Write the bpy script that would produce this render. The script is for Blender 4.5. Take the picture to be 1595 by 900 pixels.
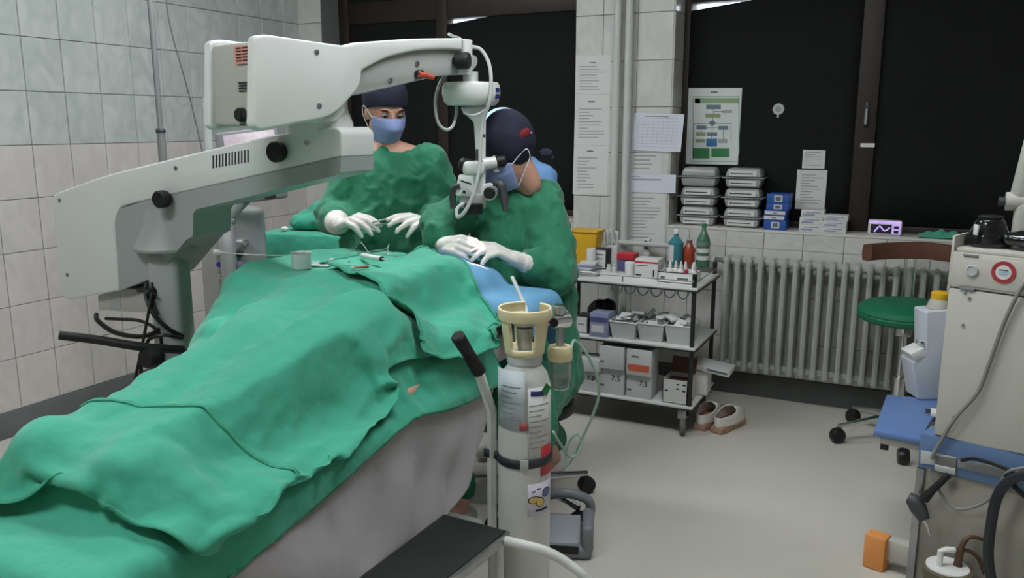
import bpy, bmesh, math, random
import numpy as np
from mathutils import Vector, Matrix, noise as mnoise
for o in list(bpy.data.objects): bpy.data.objects.remove(o)
SC = bpy.context.scene; COL = SC.collection
# ---------------------------------------------------------------- camera, world, exposure
PIT, YAW, FPX, CH = .1955, .4596, 1293.3, 1.47
cam = bpy.data.cameras.new('camera'); camo = bpy.data.objects.new('camera', cam); COL.objects.link(camo)
cam.sensor_width = 36; cam.lens = FPX / 1595 * 36; cam.clip_start = .05
camo.location = (0, 0, CH); camo.rotation_euler = (math.pi/2 - PIT, 0, YAW); SC.camera = camo
W = bpy.data.worlds.new('world'); SC.world = W; W.use_nodes = True
W.node_tree.nodes['Background'].inputs[0].default_value = (.86, .93, 1, 1)
W.node_tree.nodes['Background'].inputs[1].default_value = 4.0
SC.view_settings.view_transform = 'Standard'; SC.view_settings.look = 'None'
SC.view_settings.gamma = 1; SC.view_settings.use_curve_mapping = False
SC.view_settings.exposure = 0.0
LAMP = 33.0         # emission of the ceiling fluorescents
CEIL = 2.9
# ---------------------------------------------------------------- photograph pixel -> place
fw = np.array([-math.sin(YAW)*math.cos(PIT), math.cos(YAW)*math.cos(PIT), -math.sin(PIT)])
rt = np.array([math.cos(YAW), math.sin(YAW), 0.]); up = np.cross(rt, fw); CC = np.array([0, 0, CH])
def ray(x, y): return fw + (x-797.5)/FPX*rt - (y-450)/FPX*up
def onX(x, y, X): d = ray(x, y); return Vector(CC + d*(X/d[0]))
def onY(x, y, Y): d = ray(x, y); return Vector(CC + d*(Y/d[1]))
def onZ(x, y, Z): d = ray(x, y); return Vector(CC + d*((Z-CH)/d[2]))
def D(x, y, t): return Vector(CC + ray(x, y)*t)
V = Vector
# ---------------------------------------------------------------- materials
_M = {}
def lin(c): return tuple(((v/255)/12.92 if v/255 <= .04045 else ((v/255+.055)/1.055)**2.4) for v in c)
def M(name, col=(200,200,200), rough=.5, metal=0, var=.06, vs=6, bump=0, bs=40, bd=.01, ridge=False, trans=0, emit=0, alpha=1, sheen=0, sss=0, ior=1.45, coat=0, stretch=None, detail=4):
    if name in _M: return _M[name]
    m = bpy.data.materials.new(name); _M[name] = m; m.use_nodes = True
    nt = m.node_tree; b = nt.nodes['Principled BSDF']; c = lin(col)
    b.inputs['Base Color'].default_value = (*c, 1); b.inputs['Roughness'].default_value = rough; b.inputs['Metallic'].default_value = metal
    b.inputs['IOR'].default_value = ior
    if trans: b.inputs['Transmission Weight'].default_value = trans
    if alpha < 1: b.inputs['Alpha'].default_value = alpha
    if sheen: b.inputs['Sheen Weight'].default_value = sheen
    if coat: b.inputs['Coat Weight'].default_value = coat
    if sss: b.inputs['Subsurface Weight'].default_value = sss; b.inputs['Subsurface Radius'].default_value = (.012, .004, .002)
    if emit: b.inputs['Emission Color'].default_value = (*c, 1); b.inputs['Emission Strength'].default_value = emit
    if var or bump:
        tc = nt.nodes.new('ShaderNodeTexCoord'); src = tc.outputs['Object']
        if stretch:
            mp = nt.nodes.new('ShaderNodeMapping'); mp.inputs['Scale'].default_value = stretch; nt.links.new(src, mp.inputs[0]); src = mp.outputs[0]
    if var:
        n = nt.nodes.new('ShaderNodeTexNoise'); n.inputs['Scale'].default_value = vs; n.inputs['Detail'].default_value = detail; nt.links.new(src, n.inputs['Vector'])
        r = nt.nodes.new('ShaderNodeValToRGB'); r.color_ramp.elements[0].position = .3; r.color_ramp.elements[1].position = .7
        r.color_ramp.elements[0].color = (*[v*(1-var) for v in c], 1); r.color_ramp.elements[1].color = (*[min(1, v*(1+var)) for v in c], 1)
        nt.links.new(n.outputs[0], r.inputs[0]); nt.links.new(r.outputs[0], b.inputs['Base Color'])
    if bump:
        n2 = nt.nodes.new('ShaderNodeTexNoise'); n2.inputs['Scale'].default_value = bs; n2.inputs['Detail'].default_value = 3; nt.links.new(src, n2.inputs['Vector'])
        bp = nt.nodes.new('ShaderNodeBump'); bp.inputs['Strength'].default_value = bump; bp.inputs['Distance'].default_value = bd
        if ridge: n2.noise_type = 'RIDGED_MULTIFRACTAL'; n2.inputs['Distortion'].default_value = .6
        nt.links.new(n2.outputs[0], bp.inputs['Height']); nt.links.new(bp.outputs[0], b.inputs['Normal'])
    return m
def tile_mat(name, col, dark, var):      # glazed wall tile with a printed cloud that repeats on every tile
    m = M(name, col, rough=.22, var=0, coat=.2); nt = m.node_tree; b = nt.nodes['Principled BSDF']
    tc = nt.nodes.new('ShaderNodeTexCoord'); mp = nt.nodes.new('ShaderNodeMapping'); mp.inputs['Scale'].default_value = (1, 1, .62)
    n = nt.nodes.new('ShaderNodeTexNoise'); n.inputs['Scale'].default_value = 9; n.inputs['Detail'].default_value = 5; n.inputs['Distortion'].default_value = 1.2
    oi = nt.nodes.new('ShaderNodeObjectInfo'); ad = nt.nodes.new('ShaderNodeVectorMath'); ad.operation = 'ADD'
    mu = nt.nodes.new('ShaderNodeMath'); mu.operation = 'MULTIPLY'; mu.inputs[1].default_value = .35
    nt.links.new(oi.outputs['Random'], mu.inputs[0]); nt.links.new(tc.outputs['Object'], mp.inputs[0]); nt.links.new(mp.outputs[0], ad.inputs[0]); nt.links.new(mu.outputs[0], ad.inputs[1])
    nt.links.new(ad.outputs[0], n.inputs['Vector'])
    r = nt.nodes.new('ShaderNodeValToRGB'); r.color_ramp.elements[0].position = .35; r.color_ramp.elements[1].position = .62
    r.color_ramp.elements[0].color = (*lin(dark), 1); r.color_ramp.elements[1].color = (*lin(col), 1)
    nt.links.new(n.outputs[0], r.inputs[0]); nt.links.new(r.outputs[0], b.inputs['Base Color'])
    bp = nt.nodes.new('ShaderNodeBump'); bp.inputs['Strength'].default_value = .12; bp.inputs['Distance'].default_value = .01
    nt.links.new(n.outputs[0], bp.inputs['Height']); nt.links.new(bp.outputs[0], b.inputs['Normal'])
    return m
# ---------------------------------------------------------------- mesh helpers
WL = {}                                   # world position of an object's origin (no rotated parents)
def link(o, parent=None):
    COL.objects.link(o)
    if parent is not None: o.parent = parent
    return o
def tag(o, label=None, cat=None, group=None, kind=None):
    if label: o['label'] = label
    if cat: o['category'] = cat
    if group: o['group'] = group
    if kind: o['kind'] = kind
    return o
def thing(name, label, cat, loc=(0,0,0), rz=0, group=None):
    o = bpy.data.objects.new(name, None); link(o); o.location = loc; o.rotation_euler = (0,0,rz); o.empty_display_size = .05
    WL[o.name] = V(loc); return tag(o, label, cat, group)
def wl(o): return WL.get(o.name, V((0,0,0)))
def crom(pts, n=6):                       # smooth curve through points
    P = [V(p) for p in pts]
    if len(P) < 3: return P
    out = []
    for i in range(len(P)-1):
        a = P[max(i-1,0)]; b = P[i]; c = P[i+1]; d = P[min(i+2,len(P)-1)]
        for k in range(n):
            t = k/n
            out.append(.5*((2*b)+(c-a)*t+(2*a-5*b+4*c-d)*t*t+(3*b-a-3*c+d)*t**3))
    out.append(P[-1]); return out
class MB:
    def __init__(s): s.v = []; s.f = []
    def add(s, vs, fs):
        o = len(s.v); s.v += [V(v) for v in vs]; s.f += [[i+o for i in f] for f in fs]; return s
    def bm(s, b, mtx=None):
        b.verts.index_update(); s.add([(mtx @ v.co) if mtx else v.co.copy() for v in b.verts], [[v.index for v in f.verts] for f in b.faces]); b.free(); return s
    def box(s, c, size, bev=0, rz=0, rot=None, seg=2, taper=1):
        b = bmesh.new(); bmesh.ops.create_cube(b, size=1)
        for v in b.verts:
            k = taper if v.co.z < 0 else 1
            v.co = V((v.co.x*size[0]*k, v.co.y*size[1]*k, v.co.z*size[2]))
        if bev: bmesh.ops.bevel(b, geom=b.edges[:], offset=min(bev, .49*min(size)), segments=seg, profile=.5, affect='EDGES')
        m = Matrix.Translation(V(c)) @ (rot.to_4x4() if rot else Matrix.Rotation(rz, 4, 'Z'))
        return s.bm(b, m)
    def bx(s, x0, x1, y0, y1, z0, z1, bev=0, **k):
        return s.box(((x0+x1)/2,(y0+y1)/2,(z0+z1)/2), (abs(x1-x0),abs(y1-y0),abs(z1-z0)), bev, **k)
    def tube(s, pts, r, n=8, smooth=0, cap=True, flat=None):
        P = crom(pts, smooth) if smooth else [V(p) for p in pts]
        R = r if isinstance(r, (list, tuple)) else [r]*len(P)
        if len(R) != len(P): R = [R[min(len(R)-1, int(i*(len(R)-1)/(len(P)-1)+.5))] for i in range(len(P))]
        t0 = (P[1]-P[0]).normalized(); a = t0.orthogonal().normalized(); rings = []; vs = []; fs = []
        for i, p in enumerate(P):
            t = (P[min(i+1,len(P)-1)]-P[max(i-1,0)]).normalized()
            a = (a - t*a.dot(t)); a = a.normalized() if a.length > 1e-6 else t.orthogonal().normalized(); b_ = t.cross(a)
            for k in range(n):
                th = 2*math.pi*k/n; vs.append(p + (a*math.cos(th)+b_*math.sin(th))*R[i])
        for i in range(len(P)-1):
            for k in range(n): fs.append([i*n+k, i*n+(k+1)%n, (i+1)*n+(k+1)%n, (i+1)*n+k])
        if cap: fs += [list(range(n))[::-1], [(len(P)-1)*n+k for k in range(n)]]
        return s.add(vs, fs)
    def cyl(s, a, b, r, r2=None, n=16): return s.tube([a, b], [r, r if r2 is None else r2], n)
    def lathe(s, prof, c=(0,0,0), n=24, axis=None, sx=1, sy=1, cap=True):
        q = V((0,0,1)).rotation_difference(V(axis).normalized()).to_matrix() if axis is not None else Matrix.Identity(3)
        vs = []; fs = []; m = len(prof)
        for (r, z) in prof:
            for k in range(n):
                th = 2*math.pi*k/n; vs.append(V(c) + q @ V((r*math.cos(th)*sx, r*math.sin(th)*sy, z)))
        for i in range(m-1):
            for k in range(n): fs.append([i*n+k, i*n+(k+1)%n, (i+1)*n+(k+1)%n, (i+1)*n+k])
        if cap: fs += [list(range(n))[::-1], [(m-1)*n+k for k in range(n)]]
        return s.add(vs, fs)
    def ball(s, c, r, n=16, m=10, rot=None):
        r = (r,r,r) if isinstance(r,(int,float)) else r; b = bmesh.new(); bmesh.ops.create_uvsphere(b, u_segments=n, v_segments=m, radius=1)
        mt = Matrix.Translation(V(c)) @ (rot.to_4x4() if rot else Matrix.Identity(4)) @ Matrix.Diagonal((*r,1)); return s.bm(b, mt)
    def prism(s, poly, off, bev=0, seg=2):   # poly: 3D points (planar), off: extrusion vector
        b = bmesh.new(); vs = [b.verts.new(V(p)) for p in poly]; f = b.faces.new(vs); b.normal_update()
        r = bmesh.ops.extrude_face_region(b, geom=[f]); nv = [g for g in r['geom'] if isinstance(g, bmesh.types.BMVert)]
        bmesh.ops.translate(b, verts=nv, vec=V(off)); bmesh.ops.recalc_face_normals(b, faces=b.faces[:])
        if bev:
            d = V(off).normalized(); es = [e for e in b.edges if abs((e.verts[0].co-e.verts[1].co).normalized().dot(d)) < .5]
            bmesh.ops.bevel(b, geom=es, offset=bev, segments=seg, profile=.5, affect='EDGES')
        return s.bm(b)
    def grid(s, P):                          # P: (ny,nx,3)
        P = np.asarray(P); ny, nx = P.shape[:2]
        return s.add([tuple(p) for p in P.reshape(-1,3)], [[j*nx+i, j*nx+i+1, (j+1)*nx+i+1, (j+1)*nx+i] for j in range(ny-1) for i in range(nx-1)])
    def build(s, name, mat=None, parent=None, world=False, smooth=True, ang=35, label=None, solid=0, sub=0):
        off = wl(parent) if (world and parent is not None) else V((0,0,0))
        me = bpy.data.meshes.new(name); me.from_pydata([tuple(v-off) for v in s.v], [], s.f); me.update()
        b = bmesh.new(); b.from_mesh(me); bmesh.ops.recalc_face_normals(b, faces=b.faces[:]); b.to_mesh(me); b.free()
        return finish(name, me, mat, parent, smooth, ang, label, solid, sub)
def finish(name, me, mat=None, parent=None, smooth=True, ang=35, label=None, solid=0, sub=0):
    if smooth:
        me.polygons.foreach_set('use_smooth', [True]*len(me.polygons))
        if ang < 180: me.set_sharp_from_angle(angle=math.radians(ang))
    if mat: me.materials.append(mat)
    o = bpy.data.objects.new(name, me); link(o, parent)
    if parent is not None: WL[o.name] = wl(parent)
    if solid:
        md = o.modifiers.new('thick', 'SOLIDIFY'); md.thickness = solid; md.offset = 0
    if sub:
        md = o.modifiers.new('sub', 'SUBSURF'); md.levels = sub; md.render_levels = sub
    if label: o['label'] = label
    return o
def bake(o):                                 # apply modifiers, return mesh, remove object
    dg = bpy.context.evaluated_depsgraph_get(); me = bpy.data.meshes.new_from_object(o.evaluated_get(dg)); old = o.data
    bpy.data.objects.remove(o); bpy.data.meshes.remove(old); return me
def fuse(mb, voxel, it=4, fac=.5):           # fuse overlapping solids into one continuous skin
    me = bpy.data.meshes.new('tmp'); me.from_pydata([tuple(v) for v in mb.v], [], mb.f); me.update()
    b = bmesh.new(); b.from_mesh(me); bmesh.ops.recalc_face_normals(b, faces=b.faces[:]); b.to_mesh(me); b.free()
    o = bpy.data.objects.new('tmp', me); COL.objects.link(o)
    r = o.modifiers.new('r', 'REMESH'); r.mode = 'VOXEL'; r.voxel_size = voxel; r.adaptivity = 0
    if it: s = o.modifiers.new('s', 'SMOOTH'); s.factor = fac; s.iterations = it
    return bake(o)
def shift(me, off):
    n = len(me.vertices); a = np.empty(n*3); me.vertices.foreach_get('co', a); a = a.reshape(-1,3) - np.array(off); me.vertices.foreach_set('co', a.ravel()); me.update(); return me
def mesh_part(name, me, mat, parent, label=None, ang=180): return finish(name, shift(me, wl(parent)), mat, parent, True, ang, label)
def capsule(mb, a, b, ra, rb=None, n=14):
    rb = ra if rb is None else rb; a = V(a); b = V(b); d = (b-a); L = d.length
    if L < 1e-5: return mb.ball(a, ra, n, 8)
    mb.ball(a, ra, n, 8); mb.ball(b, rb, n, 8); return mb.tube([a, b], [ra, rb], n)
def single(name, mb, mat, label, cat, group=None, **k):   # a thing that is one mesh: origin set at its base
    c = V((sum(v.x for v in mb.v)/len(mb.v), sum(v.y for v in mb.v)/len(mb.v), min(v.z for v in mb.v)))
    for v in mb.v: v -= c
    o = mb.build(name, mat, **k); o.location = c; WL[o.name] = c; return tag(o, label, cat, group)
def text(name, s, size, mat, parent, loc, rot, align='CENTER', ext=.0004):
    cu = bpy.data.curves.new('t', 'FONT'); cu.body = s; cu.size = size; cu.align_x = align; cu.align_y = 'CENTER'; cu.extrude = ext
    o = bpy.data.objects.new('t', cu); COL.objects.link(o); dg = bpy.context.evaluated_depsgraph_get(); dg.update()
    me = bpy.data.meshes.new_from_object(o.evaluated_get(dg)); bpy.data.objects.remove(o); bpy.data.curves.remove(cu)
    me.materials.clear(); me.materials.append(mat); q = bpy.data.objects.new(name, me); link(q, parent); q.location = V(loc)-(wl(parent) if parent else V((0,0,0))); q.rotation_euler = rot
    return q
class VP:                                    # vertical plane through two pixels at two depths
    def __init__(s, x0, t0, x1, t1, y=200):
        a = D(x0,y,t0); b = D(x1,y,t1); s.p = a; s.a = V((b.x-a.x, b.y-a.y, 0)).normalized(); s.n = V((s.a.y, -s.a.x, 0))
        if s.n.dot(V((0,0,CH))-a) < 0: s.n = -s.n
    def at(s, x, y, off=0):                  # point on the plane (moved off towards the camera by off)
        d = V(ray(x,y)); c = V(CC); return c + d*((s.p + s.n*off - c).dot(s.n)/d.dot(s.n))
    def poly(s, pts, off=0): return [s.at(x,y)+s.n*off for x,y in pts]
def fillet(pts, r=8, n=4):                   # rounded pixel polygon: (x,y) or (x,y,r)
    out = []; N = len(pts)
    for i, p in enumerate(pts):
        rr = p[2] if len(p) > 2 else r; p_ = np.array(p[:2],float); a = np.array(pts[i-1][:2],float)-p_; b = np.array(pts[(i+1)%N][:2],float)-p_
        la, lb = np.linalg.norm(a), np.linalg.norm(b); k = min(rr, la*.45, lb*.45)
        if k < .5: out.append(tuple(p_)); continue
        A = p_+a/la*k; B = p_+b/lb*k
        for j in range(n+1):
            t = j/n; out.append(tuple((1-t)**2*A+2*t*(1-t)*p_+t*t*B))
    return out
# ================================================================ the room
BW, LX, TW, TH, BB = 4.53, -3.83, .2, .25, .124
RX, FY = 2.3, -1.6
m_plaster = M('white plaster', (205,205,200), rough=.8, var=.03)
m_grout = M('tile grout', (112,114,112), rough=.9, var=.05)
m_tgrey = tile_mat('grey glazed tile', (192,197,194), (174,181,178), .1)
m_tbeige = tile_mat('beige glazed tile', (206,200,196), (196,190,186), .1)
m_tback = tile_mat('pale glazed tile', (204,203,199), (193,192,188), .1)
def struct(name, mb, mat, **k): o = mb.build(name, mat, **k); tag(o, kind='structure'); return o
m_floor = M('grey vinyl floor', (202,198,187), rough=.34, var=.035, vs=2.2, detail=8)
struct('floor', MB().bx(LX-.2, RX+.1, FY-.1, 5.0, -.1, 0), m_floor)
struct('ceiling', MB().bx(LX-.2, RX+.1, FY-.1, 5.0, CEIL, CEIL+.1), m_plaster)
wl_ = struct('wall_left', MB().bx(LX-.2, LX-.006, FY-.1, 5.0, 0, CEIL), m_grout)
struct('wall_right', MB().bx(RX, RX+.1, FY-.1, 5.0, 0, CEIL), m_plaster)
struct('wall_front', MB().bx(LX, RX, FY-.1, FY, 0, CEIL), m_plaster)
PL, PR = -1.84, -1.275        # pillar between the windows
WX0 = -3.64; SILL = .918; WTOP = 2.5
g = .006
wb = MB().bx(PL, PR, BW+g, 5.0, 0, CEIL).bx(LX, WX0, BW+g, 5.0, 0, CEIL).bx(WX0, PL, BW+g, 5.0, 0, SILL-.012).bx(PR, RX, BW+g, 5.0, 0, SILL-.012)
wb.bx(WX0, PL, BW+g, 5.0, WTOP, CEIL).bx(PR, RX, BW+g, 5.0, WTOP, CEIL)
wb_ = struct('wall_back', wb, m_grout)
def tile_mesh(nm, mat, w, h):      # lies in the XZ plane facing -Y
    t = bpy.data.meshes.new(nm); b = bmesh.new(); bmesh.ops.create_cube(b, size=1)
    for v in b.verts: v.co = V((v.co.x*w, v.co.y*.008, v.co.z*h))
    bmesh.ops.bevel(b, geom=[e for e in b.edges if (e.verts[0].co.y+e.verts[1].co.y) < -.006], offset=.0018, segments=1, affect='EDGES')
    b.to_mesh(t); b.free(); t.materials.append(mat); return t
gw = .0028
tG = tile_mesh('tile_grey', m_tgrey, TW-gw, TH-gw); tB = tile_mesh('tile_beige', m_tbeige, TW-gw, TH-gw); tK = tile_mesh('tile_back', m_tback, TW-gw, TH-gw)
def tile(me, parent, x, y, z, rz=0, sx=1, sz=1):
    o = bpy.data.objects.new('tile', me); link(o, parent); o.location = (x,y,z); o.rotation_euler = (0,0,rz); o.scale = (sx,1,sz); return o
Y0 = 2.583
for i in range(-7, 10):                    # left wall: beige below, grey above
    y0 = Y0+TW*i; y1 = min(y0+TW, BW)
    for k in range(11):
        tile(tB if k < 5 else tG, wl_, LX-.002, (y0+y1)/2, BB+TH*(k+.5), math.pi/2, (y1-y0)/TW)
rows = [BB+TH*k for k in range(12)]
for k in range(11):                        # pillar, tile joint of the wide column at x = -1.47
    for x0, x1 in ((-1.84,-1.675),(-1.675,-1.475),(-1.475,-1.275)):
        tile(tK, wb_, (x0+x1)/2, BW+.002, rows[k]+TH/2-.06 if k else BB+.095, 0, (x1-x0)/TW, 1 if k else .76)
    tile(tK, wb_, (LX+WX0)/2, BW+.002, rows[k]+TH/2, 0, (WX0-LX)/TW)
    y1 = 4.73                              # reveals of the pillar
    if k >= 3 : tile(tK, wb_, PR-.002+.004, (BW+y1)/2+.002, rows[k]+TH/2-.06, math.pi/2, (y1-BW)/TW)
for xa, xb in ((PR, RX), (WX0, PL)):       # parapets below the windows
    xs = [xa]+[x for x in np.arange(-1.275-13*TW+.13, RX, TW) if xa+.02 < x < xb-.02]+[xb]
    for x0, x1 in zip(xs[:-1], xs[1:]):
        for z0, z1 in ((BB,.32),(.32,.57),(.57,.82),(.82,SILL-.012)):
            tile(tK, wb_, (x0+x1)/2, BW+.002, (z0+z1)/2, 0, (x1-x0)/TW, (z1-z0)/TH)
m_sill = M('pale stone sill', (200,198,192), rough=.4, var=.05, vs=12)
struct('trim_1', MB().bx(PR+.003, RX, BW-.004, 4.74, SILL-.012, SILL, .003), m_sill)
struct('trim_2', MB().bx(WX0, PL-.003, BW-.004, 4.74, SILL-.012, SILL, .003), m_sill)
m_base = M('grey vinyl skirting', (104,106,108), rough=.5, var=.08, vs=8)
m_base2 = M('dark vinyl skirting', (84,87,86), rough=.5, var=.1, vs=8)
struct('baseboard_left', MB().bx(LX-.006, LX+.012, FY, BW, 0, BB, .003), m_base)
struct('baseboard_back', MB().bx(LX, RX, BW-.012, BW+.006, 0, BB, .003), m_base2)
# ---- windows
m_wood = M('dark brown window frame', (40,30,25), rough=.55, var=.18, vs=20, stretch=(6,6,1))
m_blk = M('black blackout cloth', (9,11,11), rough=.9, var=.25, vs=3)
m_glass = M('window glass', (240,245,250), rough=.02, var=0, trans=1)
def window(n, x0, x1, posts, panels):
    w = thing(f'window_{n}', None, None, ((x0+x1)/2, 4.76, SILL)); tag(w, kind='structure')
    TZ = 2.125
    MB().bx(x0, x1, 4.725, 4.81, TZ, 2.26, .004).build('transom', m_wood, w, True)
    MB().bx(x0, x1, 4.73, 4.81, SILL-.02, SILL+.035, .004).build('bottom_rail', m_wood, w, True)
    MB().bx(x0, x1, 4.73, 4.81, 2.42, WTOP+.02, .004).build('head_rail', m_wood, w, True)
    for a, b in posts: MB().bx(a, b, 4.715, 4.812, SILL-.02, WTOP, .006).build('frame_post', m_wood, w, True)
    MB().bx(x0, x1, 4.735, 4.74, 2.25, 2.43).build('blackout_panel', m_blk, w, True)
    for a, b, zl, zr, tl in panels:         # blackout cloth whose top edge sags away from the transom
        n_ = 12; P = []
        zs = [SILL+.02] + [1.2, 1.5, 1.8]
        for z in zs: P.append([(a+(b-a)*i/n_+(tl*min(1, z/2.1) if i==0 else 0), 4.738+.004*math.sin(i*1.7+z*3), z) for i in range(n_+1)])
        P.append([(a+(b-a)*i/n_+(tl if i==0 else 0), 4.738+.003*math.sin(i*2), zl(i/n_)) for i in range(n_+1)])
        MB().grid(P).build('blackout_panel', m_blk, w, True, solid=.004)
    MB().bx(x0, x1, 4.785, 4.79, SILL, WTOP).build('pane', m_glass, w, True)
    return w
def topl(z0, z1, k): return lambda t: z1 if t > k else z0+(z1-z0)*t/k
w1 = window(1, WX0, PL, ((WX0,-3.56),(-2.875,-2.795),(-1.9+.03,-1.84)), ((-3.57,-2.87,topl(2.14,2.14,.5),0,0),(-2.805,-1.86,topl(2.092,2.135,.42),0,.006)))
w2 = window(2, PR, RX, ((PR,-1.235),(-.352,-.252),(1.2,1.3)), ((-1.25,-.345,topl(2.085,2.135,.5),0,0),(-.262,1.22,topl(2.108,2.135,.35),0,0),(1.28,RX,topl(2.14,2.14,.5),0,0)))
m_chrome = M('chrome', (215,216,218), rough=.16, metal=1, var=0)
m_steel = M('brushed steel', (168,170,172), rough=.32, metal=1, var=.06, vs=30)
m_black = M('black plastic', (22,22,23), rough=.4, var=.1)
m_white = M('white painted metal', (212,213,209), rough=.35, var=.03)
hp = MB().box((-.3,4.712,1.52),(.02,.012,.13),.004).build('handle_plate', m_black, w2, True)
MB().tube([(-.3,4.705,1.545),(-.3,4.685,1.545),(-.3,4.68,1.47)], .009, 8).build('handle', m_steel, hp, True)
MB().bx(-.318,-.25,4.708,4.716,1.355,1.375).build('tape', m_white, w2, True)
# ---- ceiling fluorescents (above the frame)
m_tube = M('fluorescent diffuser', (248,252,255), rough=.5, var=0, emit=LAMP)
for x, y, d in ((-1.9,.35,'near end of the operating table'),(-2.4,2.7,'microscope by the left wall'),(-.5,2.1,'oxygen cylinder beside the table')):
    t = thing('ceiling_light', f'white fluorescent ceiling light over the {d}', 'lamp', (x,y,CEIL), 0, 'fluorescent ceiling lights')
    MB().bx(-.62,.62,-.16,.16,-.05,0,.008).build('housing', m_white, t)
    MB().bx(-.59,.59,-.13,.13,-.075,-.051,.01).build('diffuser', m_tube, t)
# ---- pipes on the pillar
m_pipe = M('painted pipe', (188,192,187), rough=.35, var=.04)
for px, r, lab in ((961,.022,'left of the two pale vertical heating pipes on the pillar'),(979,.022,'right of the two pale vertical heating pipes on the pillar')):
    X = onY(px,100,4.49).x; single('heating_pipe', MB().tube([(X,4.49,0),(X,4.49,CEIL)], r, 14), m_pipe, lab, 'pipe', 'vertical heating pipes')
hpz = onY(1000,381,4.44).z
single('heating_pipe', MB().tube([(-1.6,4.44,hpz+.005),(-1.25,4.44,hpz+.003),(-1.06,4.44,hpz-.01)], .014, 10, 4), m_pipe, 'thin horizontal heating pipe running behind the supply trolley to the radiator', 'pipe')
# ================================================================ operating table, patient, drapes
BX0, BX1, BY0, BY1, BZ = -1.74, -1.19, .80, 2.30, .715
m_green = M('green surgical drape', (58,162,133), rough=.8, var=.06, vs=3.5, bump=.5, bs=9, bd=.03, sheen=.25)
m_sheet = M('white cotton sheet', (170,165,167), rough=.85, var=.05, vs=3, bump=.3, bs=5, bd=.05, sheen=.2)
m_skin = M('skin', (205,158,138), rough=.5, var=.05, sss=.15)
m_dgrey = M('dark grey plastic', (62,64,67), rough=.45, var=.08)
m_grey = M('grey plastic', (128,131,132), rough=.45, var=.06)
def sd_box(P, c, h, r):
    q = np.abs(P-np.array(c))-(np.array(h)-r); return np.linalg.norm(np.maximum(q,0),axis=1)+np.minimum(q.max(1),0)-r
def sd_caps(P, a, b, ra, rb):
    a = np.array(a); b = np.array(b); ab = b-a; t = np.clip(((P-a)@ab)/(ab@ab),0,1); return np.linalg.norm(P-a-t[:,None]*ab,axis=1)-(ra+(rb-ra)*t)
def make_sdf(boxes, caps):
    lo = np.array([-9,-9,-9.])
    def f(P):
        d = P[:,2].copy()
        for c,h,r in boxes: d = np.minimum(d, sd_box(P,c,h,r))
        for a,b,ra,rb in caps: d = np.minimum(d, sd_caps(P,a,b,ra,rb))
        return d
    return f
def cloth(x0, x1, y0, y1, z0, res, sdf, steps=80, iters=10, thick=.006, hmap=None, slack=.97, seed=1, bend=.15, pin=None, tilt=None, rot=0, drop=0):
    rng = np.random.default_rng(seed); nx = int((x1-x0)/res)+1; ny = int((y1-y0)/res)+1
    gx, gy = np.meshgrid(np.linspace(x0,x1,nx), np.linspace(y0,y1,ny)); cx, cy = (x0+x1)/2, (y0+y1)/2
    X = np.stack([cx+(gx-cx)*slack, cy+(gy-cy)*slack, np.full_like(gx, z0)], 2)
    if rot: c_, s_ = math.cos(rot), math.sin(rot); dx, dy = X[...,0]-cx, X[...,1]-cy; X[...,0] = cx+c_*dx-s_*dy; X[...,1] = cy+s_*dx+c_*dy
    lo = np.zeros((ny,nx))
    for _ in range(6):
        k = rng.uniform(4,14,2); lo += np.sin(gx*k[0]*rng.choice([-1,1])+gy*k[1]+rng.uniform(0,6))
    X[...,2] += lo*.004 + rng.normal(0,.0015,(ny,nx))
    if tilt is not None: X[...,2] += tilt(X[...,0],X[...,1])
    rx, ry = (x1-x0)/(nx-1), (y1-y0)/(ny-1); prev = X.copy(); g_ = -9.8/60**2*.5
    if hmap is not None:
        HM = hmap
    def solve(A, B, L, ks, kc):              # views into X
        d = B-A; l = np.linalg.norm(d,axis=2,keepdims=True)+1e-9; e = (l-L)/l; e = np.where(e>0,e*ks,e*kc)*.5*d; A += e; B -= e
    dg = math.hypot(rx,ry)
    for s in range(steps):
        v = (X-prev)*.96; prev = X.copy(); X = X+np.clip(v,-.02,.02); X[...,2] += g_
        for it in range(iters):
            for o in (0,1):
                n = (nx-o)//2*2; solve(X[:,o:o+n:2], X[:,o+1:o+n:2], rx, 1, .6)
                n = (ny-o)//2*2; solve(X[o:o+n:2], X[o+1:o+n:2], ry, 1, .6)
            solve(X[:-1,:-1], X[1:,1:], dg, .35, .15); solve(X[:-1,1:], X[1:,:-1], dg, .35, .15)
            if it % 3 == 0: solve(X[:,:-2], X[:,2:], 2*rx, .1, bend); solve(X[:-2], X[2:], 2*ry, .1, bend)
            if it % 5 == 4 or it == iters-1:
                P = X.reshape(-1,3); d = sdf(P); idx = np.where(d < thick)[0]
                if len(idx):
                    Q = P[idx]; e = .002; gr = np.stack([sdf(Q+np.eye(3)[k]*e)-sdf(Q-np.eye(3)[k]*e) for k in range(3)],1); gr /= np.linalg.norm(gr,axis=1,keepdims=True)+1e-9
                    push = np.minimum(thick-d[idx], .03)[:,None]; Q = Q+gr*push; pv = prev.reshape(-1,3)[idx]; mv = Q-pv; tn = mv-(mv*gr).sum(1,keepdims=True)*gr; P[idx] = Q-tn*.55
                if hmap is not None:
                    h = HM(P[:,0],P[:,1]); m_ = (P[:,2] < h+.004) & (P[:,2] > h-.06); P[m_,2] = h[m_]+.004; pv = prev.reshape(-1,3); P[m_,:2] = P[m_,:2]*.6+pv[m_,:2]*.4
                X = P.reshape(ny,nx,3)
    return X
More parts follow.
